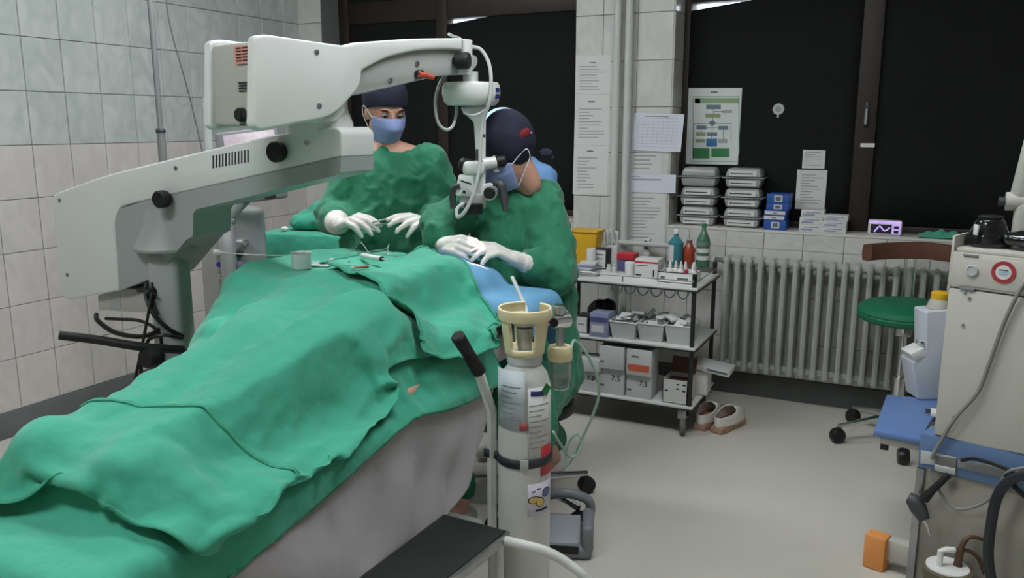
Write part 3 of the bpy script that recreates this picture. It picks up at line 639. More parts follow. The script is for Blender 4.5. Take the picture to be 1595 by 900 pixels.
def head_parts(root, c, R, mask=m_mask, cap=m_navycap, capr=(.086,.106,.094), capc=(0,-.016,.05), cut=(.05,-.02), tie=False, gaze=-.5):
    P = lambda x,y,z: c + R @ V((x,y,z))
    for s in (-1,1):
        ey_ = MB().ball(P(s*.031,.0725,.005),.0116,14,10,R).build('eye', m_eye, root, True)
        MB().ball(P(s*.031,.0828,.0),(.005,.003,.005),10,8,R).build('iris', m_iris, ey_, True)
        MB().tube([P(s*.018,.089,.02),P(s*.032,.088,.026),P(s*.048,.076,.022)],[.003,.004,.002],6,3).build('eyebrow', m_hair, root, True)
        MB().tube([P(s*.019,.083,.004),P(s*.031,.0850,.0045),P(s*.044,.077,.003)],[.0018,.003,.0015],6,3).build('eyelash', m_hair, root, True)
    nu_, nv = 25, 15; G = np.zeros((nv,nu_,3))          # pleated mask
    for j in range(nv):
        v = j/(nv-1); z = .0-.112*v
        for i in range(nu_):
            a = (i/(nu_-1)-.5)*2*1.32; pl_ = .0035*((v*5)%1 if .12 < v < .9 else 0)
            bul = .036*math.exp(-((v-.33)/.3)**2)*math.cos(a*.8)**6
            k = (1-.22*max(0,v-.35)/.65); zz_ = z*(1-.12*abs(a)/1.32)-.012*abs(a)/1.32
            G[j,i] = P(math.sin(a)*.070*k, .024+math.cos(a)*(.078*k)+bul+pl_, zz_+.003)
    mk_ = MB().grid(G).build('mask', mask, root, True, ang=180, solid=.002)
    for s, i in ((-1,0),(1,nu_-1)):
        a = V(G[1,i]); b = V(G[nv-2,i])
        MB().tube([a,P(s*.082,-.02,.012),P(s*.082,-.03,-.012),P(s*.079,-.015,-.035),b],.0016,6,5).build('ear_loop', m_lace, mk_, True)
    b = bmesh.new(); bmesh.ops.create_uvsphere(b, u_segments=36, v_segments=26, radius=1)
    for v in b.verts:
        w = 1+.02*mnoise.noise(v.co*3)+.012*mnoise.noise(v.co*8); v.co = V((v.co.x*capr[0]*w+capc[0], v.co.y*capr[1]*w+capc[1], v.co.z*capr[2]*w+capc[2]))
    fz, bz = cut; nrm = V((0, bz-fz, -.2)).normalized(); nrm = V((0,-(fz-bz),.19)).normalized()
    r = bmesh.ops.bisect_plane(b, geom=b.verts[:]+b.edges[:]+b.faces[:], plane_co=V((0,.09,fz)), plane_no=nrm, clear_inner=True)
    for v in b.verts: v.co = P(*v.co)
    mb = MB(); mb.bm(b); return mb.build('cap', cap, root, True, ang=180, solid=.003)
def wrinkle(me, amp, sc, seed=0, dirs=(1,1,.5)):
    n = len(me.vertices); a = np.empty(n*3); me.vertices.foreach_get('co', a); a = a.reshape(-1,3); nn = np.empty(n*3); me.vertices.foreach_get('normal', nn); nn = nn.reshape(-1,3)
    P = a*np.array(dirs)*sc; d = snoise(P,seed)*.7+(1-2*np.abs(np.clip(snoise(P*1.8,seed+1)*.6,-1,1)))*.8-.3
    d = np.maximum(d,-.25)
    a = a+nn*(amp*d)[:,None]; me.vertices.foreach_set('co', a.ravel()); me.update(); return me
def garment(name, mb, vox, mat, root, amp=.006, sc=14, seed=0, it=6, cuts=()):
    me = fuse(mb, vox, it)
    wrinkle(me, amp, sc, seed); wrinkle(me, amp*.5, sc*2.3, seed+5, (1,1,.7))
    return mesh_part(name, me, mat, root)
FL = ((.042,.025,.021),(.046,.029,.022),(.042,.026,.021),(.033,.021,.019))
def glove(root, wrist, d, nrm, s, curls, thumb=(.5,.7,.35), k=1.0, cuff=None, tb=(.35,.5)):
    d = V(d).normalized(); nrm = V(nrm); nrm = (nrm-d*nrm.dot(d)).normalized(); s = V(s); s = (s-d*s.dot(d)-nrm*s.dot(nrm)).normalized(); wrist = V(wrist); mb = MB()
    for i, (o, kn) in enumerate(((.026,.086),(.009,.09),(-.009,.086),(-.026,.078))):
        kp = wrist+d*kn*k+s*o*k - nrm*.004; capsule(mb, wrist+d*.012*k+s*o*.55*k, kp, .0155*k, .0115*k, 10)
        p = kp; ang = 0; dv = d
        for L, a, r0, r1 in zip(FL[i], curls[i], (.0105,.0095,.0088), (.0095,.0088,.0072)):
            ang += a; sp = s*((1.5-i)*.05); dv = (d*math.cos(ang)+nrm*math.sin(ang)+sp*math.cos(ang)).normalized(); q = p+dv*L*k; capsule(mb, p, q, r0*k, r1*k, 10); p = q
    capsule(mb, wrist+s*.008+d*.02*k, wrist+d*.06*k+s*.012, .02*k, .016*k, 10)
    p = wrist+d*.022*k+s*.026*k+nrm*.006; dv = (d*thumb[0]+s*thumb[1]+nrm*thumb[2]).normalized()
    capsule(mb, wrist+d*.012*k+s*.01*k, p, .016*k, .0145*k, 10)
    q = p+dv*.04*k; capsule(mb,p,q,.0135*k,.011*k,10); dv2 = (dv+d*tb[0]+nrm*tb[1]*.6-s*.3).normalized(); r = q+dv2*.03*k; capsule(mb,q,r,.011*k,.0095*k,10); dv3=(dv2+d*.2).normalized(); capsule(mb,r,r+dv3*.022*k,.0095*k,.0075*k,10)
    cd = -d if cuff is None else (V(cuff)-wrist).normalized()
    capsule(mb, wrist+d*.015, wrist+cd*.03, .026*k, .028*k, 12); mb.tube([wrist+cd*.02, wrist+cd*.085], [.031*k,.043*k], 18)
    me = fuse(mb, .0036, 5, .5); return mesh_part('glove', me, m_glove, root)
def fore(wr, el): return (wr-el).normalized()
def limb(mb, pts, rs):
    for a,b,ra,rb in zip(pts[:-1],pts[1:],rs[:-1],rs[1:]): capsule(mb,a,b,ra,rb)
# ------------------------------------------------------------ standing nurse
T = 3.3
nc = D(600,172,3.29); base = D(610,400,3.32)
nr = thing('person', 'standing nurse in green gown, navy cap and blue mask holding forceps', 'person', (base.x,base.y,0))
fd = CAMD(nc)*.9+RT*.36; fd.z = -.34; Rn = frame(fd)
SL, SR = D(560,254,3.31), D(668,254,3.31); EL, ER = D(518,332,3.36), D(690,330,3.33); WLn, WRn = D(528,353,3.12), D(672,349,3.12)
NK = D(607,238,3.33)
body = MB(); head_solids(body, nc, Rn); capsule(body, nc+Rn@V((0,-.03,-.1)), NK, .05, .055); limb(body,[SL,NK,SR],[.05,.06,.05]); 
hipL, hipR = V((base.x,base.y,.9))-RT*.09, V((base.x,base.y,.9))+RT*.09
limb(body,[D(590,275,3.33),hipL],[.085,.1]); limb(body,[D(638,275,3.33),hipR],[.085,.1]); limb(body,[SL,EL,WLn],[.045,.036,.026]); limb(body,[SR,ER,WRn],[.045,.036,.026])
for h in (hipL,hipR): limb(body,[h,V((h.x,h.y,.48)),V((h.x,h.y,.09))],[.09,.055,.04])
mesh_part('body', fuse(body,.0075,3), m_skin, nr)
head_parts(nr, nc, Rn, cut=(.045,-.03))
gw_ = MB(); limb(gw_,[SL,D(585,262,3.33),D(642,262,3.33),SR],[.062,.088,.088,.062]); limb(gw_,[D(580,247,3.35),D(640,247,3.35)],[.05,.05])
limb(gw_,[D(584,275,3.33),hipL,V((hipL.x,hipL.y,.62)),V((hipL.x,hipL.y,.38))],[.098,.115,.13,.14]); limb(gw_,[D(640,275,3.33),hipR,V((hipR.x,hipR.y,.62)),V((hipR.x,hipR.y,.38))],[.098,.115,.13,.14]); limb(gw_,[D(612,275,3.32),V((base.x,base.y,.38))],[.1,.14])
limb(gw_,[SL,EL,(EL+WLn)/2,WLn-(WLn-EL).normalized()*.085],[.072,.072,.062,.044]); limb(gw_,[SR,ER,(ER+WRn)/2,WRn-(WRn-ER).normalized()*.085],[.072,.072,.062,.044])
garment('gown', gw_, .0095, m_gown, nr, .012, 15, 3)
for h in (hipL,hipR):
    tr_ = MB(); limb(tr_,[V((h.x,h.y,.45)),V((h.x,h.y,.13))],[.07,.06]); garment('trouser_leg', tr_, .012, m_scrub, nr, .004, 16)
    sh = MB(); f2 = V((fd.x,fd.y,0)).normalized(); sh.ball(V((h.x,h.y,.045))+f2*.05,(.045,.045,.04)); capsule(sh,V((h.x,h.y,.045))-f2*.06,V((h.x,h.y,.04))+f2*.12,.04,.036); mesh_part('shoe', fuse(sh,.009,3), m_clog, nr)
A_ = V((0,0,1)); toC = CAMD(base); toC.z = 0; toC.normalize()
pin = D(586,352,3.03); c2 = ((.5,.35,.25),(.55,.4,.25),(.6,.4,.3),(.65,.45,.3))
glove(nr, WLn, (D(562,338,3.02)-WLn), -A_*.9-toC*.45, A_*.55-toC*.6, c2, (.75,.35,.6), 1.16, cuff=EL)
glove(nr, WRn, (D(634,340,3.0)-WRn), -A_*.9-toC*.45, A_*.55-toC*.6, ((.22,.2,.15),(.28,.25,.2),(.4,.35,.25),(.55,.45,.3)), (.8,.3,.5), 1.16, cuff=ER)
fo = thing('forceps', 'slim steel forceps held between the hands of the standing nurse', 'forceps', tuple(D(603,348,3.0)))
for k_, (y0_, y1_) in enumerate(((346,338),(352,345))):
    MB().tube([D(580,y0_,3.02),D(598,(y0_+y1_)/2,3.01),D(622,y1_,3.0)],[.0035,.0028,.0018],6).build('arm', m_steel, fo, True)
MB().ball(D(580,349,3.02),(.004,.004,.008)).build('joint', m_steel, fo, True)
# ------------------------------------------------------------ seated surgeon
sc_ = D(794,240,2.98); sb = D(822,500,3.12)
sg = thing('person', 'seated surgeon in green gown and navy cap looking into the microscope', 'person', (sb.x,sb.y,0))
fs = CAMD(sc_)*.5-RT*.8; fs.z = -.42; Rs = frame(fs)
SL, SR = D(748,310,3.06), D(846,314,3.1); EL, ER = D(690,350,3.02), D(864,424,3.0); WLs, WRs = D(688,383,2.92), D(806,405,2.90); NK = D(812,294,3.1)
body = MB(); head_solids(body, sc_, Rs, False); capsule(body, sc_+Rs@V((0,-.03,-.1)), NK, .05, .055); limb(body,[SL,NK,SR],[.05,.06,.05])
hipL, hipR = V((sb.x,sb.y,.56))-RT*.09, V((sb.x,sb.y,.56))+RT*.09
limb(body,[D(780,330,3.1),hipL],[.085,.1]); limb(body,[D(838,330,3.12),hipR],[.085,.1]); limb(body,[SL,EL,WLs],[.045,.036,.026]); limb(body,[SR,ER,WRs],[.045,.036,.026])
kL, kR = hipL+V((-.06,-.36,-.09)), hipR+V((.04,-.28,-.09)); fL = V((kL.x,kL.y+.12,.09)); fR = onZ(861,742,0); fR = V((fR.x,fR.y,.09))
limb(body,[hipL,kL,fL],[.085,.055,.036]); limb(body,[hipR,kR,fR],[.085,.055,.036])
for f_ in (fL,fR): capsule(body, f_, f_+V((-.02,-.12,-.045)), .034, .03)
mesh_part('body', fuse(body,.0075,3), m_skin, sg)
cap_s = head_parts(sg, sc_, Rs, cut=(.03,-.125), capr=(.086,.100,.108), capc=(0,-.014,.05))
mb = MB(); Pq = lambda x,y,z: sc_+Rs@V((x,y,z))
mb.ball(Pq(-.074,-.03,.062),(.014,.04,.02),16,10,Rs); mb.build('cap_patch', m_redcl, cap_s, True); MB().ball(Pq(-.078,-.068,.052),.0035,8,6).build('cap_pin', m_lace, cap_s, True)
MB().tube([Pq(-.05,-.085,-.04),Pq(-.055,-.115,-.05),Pq(-.06,-.125,-.075)],[.012,.018,.01],8,4).build('cap_tie', m_navycap, cap_s, True)
gw_ = MB(); limb(gw_,[SL,D(778,322,3.1),D(828,322,3.12),SR],[.066,.095,.095,.072]); limb(gw_,[D(795,302,3.1),D(830,302,3.12)],[.05,.05])
limb(gw_,[D(780,330,3.1),hipL],[.105,.13]); limb(gw_,[D(830,332,3.12),hipR],[.105,.125]); limb(gw_,[hipL,kL,kL+V((.0,.03,-.16))],[.12,.085,.08]); limb(gw_,[hipR,kR,kR+V((.0,.03,-.07))],[.12,.09,.08])
limb(gw_,[D(855,470,3.1),D(862,560,3.06),D(860,622,3.05)],[.085,.07,.05]); limb(gw_,[(hipL+hipR)/2,(kL+kR)/2],[.12,.06])
limb(gw_,[SL,EL,(EL+WLs)/2,WLs-(WLs-EL).normalized()*.085],[.078,.08,.066,.044]); limb(gw_,[SR,(SR+ER)/2,ER,(ER+WRs)/2,WRs-(WRs-ER).normalized()*.085],[.076,.088,.086,.066,.044])
garment('gown', gw_, .0095, m_gown, sg, .012, 15, 17)
for k_,f_ in ((kL,fL),(kR,fR)):
    tr_ = MB(); limb(tr_,[k_,V((f_.x,f_.y,.17))],[.075,.06]); garment('trouser_leg', tr_, .012, m_scrub, sg, .004, 16)
    sh = MB(); capsule(sh,V((f_.x,f_.y,.04))+V((.01,.04,0)),V((f_.x,f_.y,.04))+V((-.03,-.15,0)),.038,.036); sh.ball(V((f_.x-.025,f_.y-.12,.05)),(.044,.05,.042)); mesh_part('shoe', fuse(sh,.009,3), m_clog, sg)
glove(sg, WLs, (D(713,382,2.86)-WLs), -A_*.5-toC*.8+RT*.1, A_*.8-toC*.4, ((.7,.55,.35),(.75,.55,.35),(.8,.6,.4),(.85,.6,.4)), (.8,.35,.3), 1.08, cuff=EL)
glove(sg, WRs, (D(768,388,2.86)-WRs), -A_*.9-toC*.3, -toC*.6+A_*.3, ((.35,.4,.3),(.4,.45,.3),(.55,.5,.4),(.7,.6,.4)), (.8,.4,.4), 1.1, cuff=ER)
hp_ = thing('handpiece', 'slim white surgical handpiece between the fingers of the surgeon', 'instrument', tuple(D(736,388,2.84)))
MB().tube([D(752,384,2.86),D(738,389,2.84),D(733,392,2.835)],[.005,.005,.002],8).build('barrel', m_white, hp_, True)
MB().tube([D(752,384,2.86),D(760,380,2.88),D(772,378,2.94)],.003,6,3).build('lead', m_hose, hp_, True)
# stool under the surgeon
ss = thing('surgeon_stool', 'wheeled stool under the seated surgeon beside the table', 'stool', (sb.x,sb.y,0))
MB().lathe([(.16,.395),(.18,.40),(.185,.42),(.18,.44),(.1,.445)], (sb.x,sb.y,0), 28).build('seat', m_black, ss, True)
MB().lathe([(.025,.1),(.025,.39)], (sb.x,sb.y,0), 14).build('column', m_chrome, ss, True)
for k_ in range(5):
    a = k_*2*math.pi/5-.35; e = V((sb.x+.27*math.cos(a),sb.y+.27*math.sin(a),.085))
    lg_ = MB().tube([(sb.x,sb.y,.12),e],[.018,.012],10).build('leg', m_chrome, ss, True)
    MB().lathe([(.01,-.022),(.032,-.02),(.036,0),(.032,.02),(.01,.022)], (e.x,e.y,.037), 16, axis=(math.sin(a),-math.cos(a),0)).build('castor', m_black, lg_, True)
# ------------------------------------------------------------ assistant in blue, behind the surgeon
ac = D(784,226,3.6); ab = D(808,420,3.62)
asn = thing('person', 'assistant in light blue gown mostly hidden behind the seated surgeon', 'person', (ab.x,ab.y,0))
fa = CAMD(ac)*.6-RT*.75; fa.z = -.45; Ra = frame(fa)
SL, SR = D(775,284,3.56), D(842,278,3.66); EL, ER = D(772,370,3.5), D(852,372,3.6); WLa, WRa = D(765,400,3.32), D(830,420,3.42); NK = D(812,266,3.64)
body = MB(); head_solids(body, ac, Ra); capsule(body, ac+Ra@V((0,-.03,-.1)), NK, .05, .055); limb(body,[SL,NK,SR],[.05,.06,.05])
hipL, hipR = V((ab.x,ab.y,.9))-RT*.07, V((ab.x,ab.y,.9))+RT*.07
limb(body,[D(795,305,3.62),hipL],[.09,.1]); limb(body,[D(825,305,3.64),hipR],[.09,.1]); limb(body,[SL,EL,WLa],[.045,.036,.026]); limb(body,[SR,ER,WRa],[.045,.036,.026])
for h in (hipL,hipR): limb(body,[h,V((h.x,h.y,.48)),V((h.x,h.y,.09))],[.09,.055,.04])
mesh_part('body', fuse(body,.0085,3), m_skin, asn)
head_parts(asn, ac, Ra, cap=m_bluecap, cut=(.045,-.04), capr=(.09,.112,.105))
gw_ = MB(); limb(gw_,[SL,D(795,292,3.62),D(825,290,3.64),SR],[.066,.095,.095,.07]); limb(gw_,[D(800,258,3.64),D(824,258,3.65)],[.05,.05])
limb(gw_,[D(795,305,3.62),hipL,V((hipL.x,hipL.y,.4))],[.105,.12,.14]); limb(gw_,[D(825,305,3.64),hipR,V((hipR.x,hipR.y,.4))],[.105,.12,.14])
limb(gw_,[SL,EL,WLa],[.074,.068,.05]); limb(gw_,[SR,ER,WRa],[.074,.068,.05])
garment('gown', gw_, .013, m_bgown, asn, .007, 11, 29)
for h in (hipL,hipR):
    tr_ = MB(); limb(tr_,[V((h.x,h.y,.45)),V((h.x,h.y,.13))],[.07,.06]); garment('trouser_leg', tr_, .013, m_bgown, asn, .004, 16)
    sh = MB(); f2 = V((fa.x,fa.y,0)).normalized(); capsule(sh,V((h.x,h.y,.045))-f2*.06,V((h.x,h.y,.04))+f2*.12,.04,.036); mesh_part('shoe', fuse(sh,.01,3), m_clog, asn)
for w_,e_ in ((WLa,EL),(WRa,ER)): glove(asn, w_, fore(w_,e_), (0,0,-1), RT if w_ is WLa else -RT, ((.4,.4,.3),)*4, cuff=e_)
# ================================================================ supply trolley and what stands on it
m_shelf = M('white laminate shelf', (214,214,210), rough=.35, var=.03)
m_edge = M('black edge strip', (36,36,37), rough=.5)
m_card = M('white carton', (204,204,202), rough=.6, var=.03)
m_ink = M('grey print', (96,98,102), rough=.7)
m_ink2 = M('black print', (36,36,40), rough=.7)
m_blue = M('blue carton', (40,82,160), rough=.5, var=.06)
m_lav = M('pale blue carton', (140,146,176), rough=.55, var=.05)
m_purple = M('slate blue carton', (84,88,128), rough=.55)
m_yel = M('yellow plastic', (216,168,40), rough=.45, var=.04)
m_red = M('red plastic', (186,40,52), rough=.4, var=.04)
m_or = M('orange-red print', (206,96,72), rough=.6)
m_brown = M('brown cardboard', (104,72,58), rough=.8, var=.1)
m_clear = M('clear plastic', (235,238,238), rough=.12, var=0, trans=.9, ior=1.2)
m_milk = M('milky plastic', (216,220,219), rough=.35, var=.03, trans=.25)
m_wplas = M('white plastic', (222,222,219), rough=.4, var=.02)
tx0, tx1, ty0, ty1 = -1.69, -.9, 3.75, 4.2; SZ = (.15,.44,.727)
tr = thing('supply_trolley', 'three-shelf white trolley with black posts in front of the pillar', 'trolley', ((tx0+tx1)/2,(ty0+ty1)/2,0))
for z in SZ:
    MB().bx(tx0,tx1,ty0,ty1,z-.014,z,.004).build('shelf', m_shelf, tr, True)
    MB().bx(tx0-.003,tx1+.003,ty0-.003,ty1+.003,z-.02,z-.014,.002).build('shelf_edge', m_edge, tr, True)
for x in (tx0+.03,tx1-.02):
    for y in (ty0+.02,ty1-.02):
        MB().tube([(x,y,.1),(x,y,.765)],.0105,10).build('post', m_edge, tr, True)
        MB().lathe([(.012,0),(.012,.02),(.008,.024)],(x,y,.765),10).build('post_cap', m_black, tr, True)
        cx_ = x-.03 if x > -1 else x+.03; w = MB().lathe([(.01,-.014),(.042,-.012),(.046,0),(.042,.012),(.01,.014)],(cx_,y,.046),18,axis=(.9,.3,0)); w.build('castor', M('grey rubber wheel',(98,96,92),rough=.6), tr, True)
        MB().bx(cx_-.022,cx_+.022,y-.02,y+.02,.085,.13,.004).build('castor_fork', m_steel, tr, True)
MB().tube([(tx0+.03,ty0+.006,.757),(tx1-.02,ty0+.006,.757)],.003,6).tube([(tx1-.006,ty0+.02,.757),(tx1-.006,ty1-.02,.757)],.003,6).tube([((tx0+tx1)/2+.03,ty0+.006,.727),((tx0+tx1)/2+.03,ty0+.006,.757)],.003,6).build('gallery_rail', m_steel, tr, True)
for i in range(6):
    x = -1.36+i*.068; MB().tube([(x,3.95,.707),(x-.02,3.93,.66),(x+.01,3.92,.635),(x+.035,3.93,.66),(x+.02,3.95,.707)],.0035,8,4).build('hanging_loop', m_milk, tr, True)
def bp(x0,x1,yt,yb,zs):                    # pixels of a front face standing on height zs -> place
    Y = onZ((x0+x1)/2,yb,zs).y; a = onY(x0,yb,Y).x; b = onY(x1,yb,Y).x; return a, b, Y, onY((x0+x1)/2,yt,Y).z-zs
def carton(name, label, px, zs, dep, mat, cat='box', group=None, prints=(), bev=.002, back=None):
    a,b,Y,h = bp(*px,zs)
    if back: Y = back; 
    t = thing(name, label, cat, ((a+b)/2,Y,zs), 0, group); w = b-a
    cn = MB().bx(-w/2,w/2,0,dep,0,h,bev).build('carton', mat, t)
    for i,(u0,u1,v0,v1,m) in enumerate(prints): MB().bx(-w/2+u0*w,-w/2+u1*w,-.0012-.0001*i,.001,v0*h,v1*h).build('print', m, cn)
    return t, w, h
def bottle(name, label, px, zs, prof, mat, cat='bottle', caps=None, group=None, extra=(), y=None):
    a,b,Y,h = bp(*px,zs); r = (b-a)/2; Y = (Y+r) if y is None else y
    t = thing(name, label, cat, ((a+b)/2,Y,zs), 0, group)
    MB().lathe([(p*r,q*h) for p,q in prof],n=20).build('body', mat, t)
    for (nm,pr,m) in extra: MB().lathe([(p*r,q*h) for p,q in pr],n=20).build(nm, m, t)
    return t, r, h
S3 = SZ[2]
# --- top shelf
a,b,Y,h = bp(889,930,362,412,S3); t = thing('sharps_container','yellow plastic sharps container at the left end of the trolley top','container',((a+b)/2,Y+.05,S3)); w = b-a
MB().box((0,0,h/2),(w*.98,w*.8,h),.008,taper=.78).build('bin', m_yel, t); MB().box((0,0,h+.006),(w*1.05,w*.88,.014),.005).build('lid', m_yel, t)
t,w,h = carton('tip_box','white card box with black edges standing behind the papers on the trolley top',(923,945,388,419),S3,.07,m_edge,prints=((.04,.9,.05,.95,m_card),(.15,.75,.7,.76,m_ink),(.15,.7,.5,.55,m_ink),(.2,.7,.12,.18,m_ink2)))
tp_ = thing('pipette_rack','bundle of clear plastic tips standing upright behind the black-edged box','tubes',tuple(V((*onZ(938,415,S3).xy,S3))+V((0,.12,0))))
MB().bx(-.05,.05,-.03,.03,0,.1,.004).build('rack', m_card, tp_)
for i in range(7): MB().lathe([(.004,0),(.008,.03),(.009,.075),(.007,.08)],(-.042+i*.014,(i%2)*.02-.01,.1),8).build('tip', m_milk, tp_)
bottle('paper_roll','small white roll standing left of the black-edged box',(911,925,388,420),S3,[(1,0),(1,.96),(.9,1),(.4,1)],m_card,'roll')
bottle('brown_bottle','brown glass bottle at the left edge of the trolley top beside the surgeon',(881,892,398,433),S3,[(.9,0),(1,.05),(1,.65),(.4,.8),(.4,.95),(.45,1)],M('brown glass',(92,52,38),rough=.25,var=.05))
p = onZ(908,424,S3); t = thing('paper_pack','stack of folded white and pale blue paper on the trolley top','paper',(p.x,p.y+.05,S3))
for i,(mm,dz) in enumerate(((m_lav,.0),(m_card,.012),(m_lav,.024),(m_card,.034))): MB().box((.004*i-.006,.003*i,dz+.006),(.085,.1,.01),.002,rz=.1*i-.1).build('fold', mm, t)
p = onZ(912,430,S3); t = thing('steel_dish','shallow steel instrument dish with a white swab on the trolley top','dish',(p.x,p.y+.03,S3))
MB().lathe([(.02,.001),(.055,.002),(.065,.014),(.068,.014),(.058,.0),(.02,0)],n=28,sy=.6).build('dish', m_steel, t); MB().box((-.005,0,.012),(.05,.03,.016),.006,rz=.3).build('swab', m_wplas, t)
for i,x in enumerate((947,955)): bottle('vial',f'{"left" if i==0 else "right"} of two tiny clear vials in the middle of the trolley top',(x-4,x+4,412,425),S3,[(1,0),(1,.6),(.6,.7),(.7,1)],m_milk,'vial',group='tiny vials')
t,w,h = carton('lidded_box','slate blue box with a red lid on the trolley top',(961,985,405,423),S3,.075,m_purple)
MB().bx(-w*.55,w*.6,-.004,.08,h,h+.034,.006).build('lid', m_red, t)
bottle('white_tub','white screw-top tub in front of the red-lidded box',(971,986,409,429),S3,[(.95,0),(1,.03),(1,.74),(1.06,.75),(1.06,.97),(.9,1)],m_wplas,'tub')
carton('medicine_box','white medicine box with a red stripe in the middle of the trolley top',(988,1024,404,433),S3,.1,m_card,prints=((0,1,.8,.88,m_red),(.08,.6,.64,.68,m_ink),(.06,.3,.12,.18,m_ink2),(.8,.86,.1,.45,m_ink2)))
carton('small_dispenser','small upright white box standing behind the medicine box',(1002,1011,372,404),S3,.03,m_card,prints=((.2,.8,.5,.7,m_ink),(.1,.5,.86,.92,m_ink2)))
a,b,Y,h = bp(1024,1080,425,441,S3); t = thing('eyedrop_tray','shallow white tray at the right end of the trolley top','tray',((a+b)/2,Y+.07,S3)); w = b-a
MB().bx(-w/2,w/2,-.07,.07,0,.004).bx(-w/2,w/2,-.07,-.066,0,h).bx(-w/2,w/2,.066,.07,0,h).bx(-w/2,-w/2+.004,-.07,.07,0,h).bx(w/2-.004,w/2,-.07,.07,0,h).build('tray', m_wplas, t)
MB().bx(-w*.42,-w*.3,-.0712,-.07,h*.25,h*.6).bx(w*.05,w*.35,-.0712,-.07,h*.25,h*.55).build('print', m_ink, t)
MB().bx(-w/2-.001,w/2+.001,-.072,-.068,h,h+.003).bx(-w/2-.001,w/2+.001,.068,.072,h,h+.003).build('rim', m_edge, t)
ey = Y
for i,(px,py,mm,nm) in enumerate(((1044,412,m_wplas,'first'),(1053,413,m_wplas,'second'),(1061,412,m_wplas,'third'),(1068,412,m_red,'fourth, red'),(1080,416,m_wplas,'fifth'),(1090,414,m_red,'last, red'))):
    p = onY(px,py,Y+.06+.012*(i%2)); bt = thing('dropper_bottle',f'{nm} of the small dropper bottles in the tray counted from the left','bottle',(min(p.x, (a+b)/2+w/2-.015),p.y,S3+.004),0,'dropper bottles in the tray'); bt.scale = (1.25,1.25,1.5)
    MB().lathe([(.011,0),(.012,.004),(.012,.032),(.007,.037)],n=12).build('body', mm if mm is m_red else m_wplas, bt); MB().lathe([(.007,.037),(.006,.05),(.003,.062),(.002,.062)],n=12).build('nozzle', m_wplas, bt)
m_teal = M('teal liquid', (70,150,162), rough=.2, var=.02, trans=.3)
t,r,h = bottle('disinfectant_bottle','clear bottle of teal disinfectant with a white label on the trolley',(1037,1060,362,414),S3,[(.95,0),(1,.03),(1,.68),(.5,.82),(.3,.86),(.3,.95)],m_teal,extra=(('cap',[(.34,.94),(.36,.95),(.36,1.08),(.3,1.1)],m_wplas),))
for k_ in range(1): MB().lathe([(r*1.015,h*.12),(r*1.015,h*.62)],n=40,cap=False).build('tmp', m_card, t)
def lbl(o_, keep):                          # keep only part of a wrapped label
    b_ = bmesh.new(); b_.from_mesh(o_.data); bmesh.ops.delete(b_, geom=[f for f in b_.faces if not keep(f.calc_center_median())], context='FACES'); b_.to_mesh(o_.data); b_.free()
q = [c_ for c_ in t.children if c_.name.startswith('tmp')][0]; q.name = 'label'; lbl(q, lambda c: c.x < .003 and c.y < .01)
bottle('iodine_bottle','bottle of brown-red iodine beside the green bottle on the trolley',(1061,1079,371,414),S3,[(.95,0),(1,.03),(1,.6),(.55,.76),(.45,.8),(.45,.9)],M('iodine',(158,64,44),rough=.25,var=.05),extra=(('neck',[(.52,.72),(.5,.98),(.4,1)],m_clear),))
t,r,h = bottle('green_bottle','tall green plastic water bottle with white bands at the back of the trolley',(1081,1102,352,417),S3,[(.9,0),(1,.03),(.96,.3),(1,.6),(.95,.68),(.4,.86),(.3,.9),(.3,.96)],M('green clear plastic',(96,150,120),rough=.15,var=.03,trans=.5),extra=(('cap',[(.34,.95),(.36,.96),(.36,1.04),(.3,1.05)],M('green cap',(60,130,92),rough=.4)),('label_band',[(1.02,.18),(1.02,.28)],m_card),('label_band',[(1.02,.36),(1.02,.46)],m_card),('label_band',[(1.02,.52),(1.02,.62)],M('grey green label',(110,130,120)))))
p = onZ(1060,440,S3); t = thing('scissors','small steel scissors lying at the front right of the trolley top','scissors',(p.x,p.y-.005,S3))
for s_ in (-1,1): MB().tube([(-.05,s_*.006,.003),(0,0,.004),(.04,-s_*.008,.003)],[.0025,.003,.001],6).build('blade', m_steel, t); MB().tube([(-.05+.012*math.cos(a_),s_*.014+.009*math.sin(a_),.003) for a_ in np.linspace(0,6.283,11)],.002,6).build('finger_ring', m_steel, t)
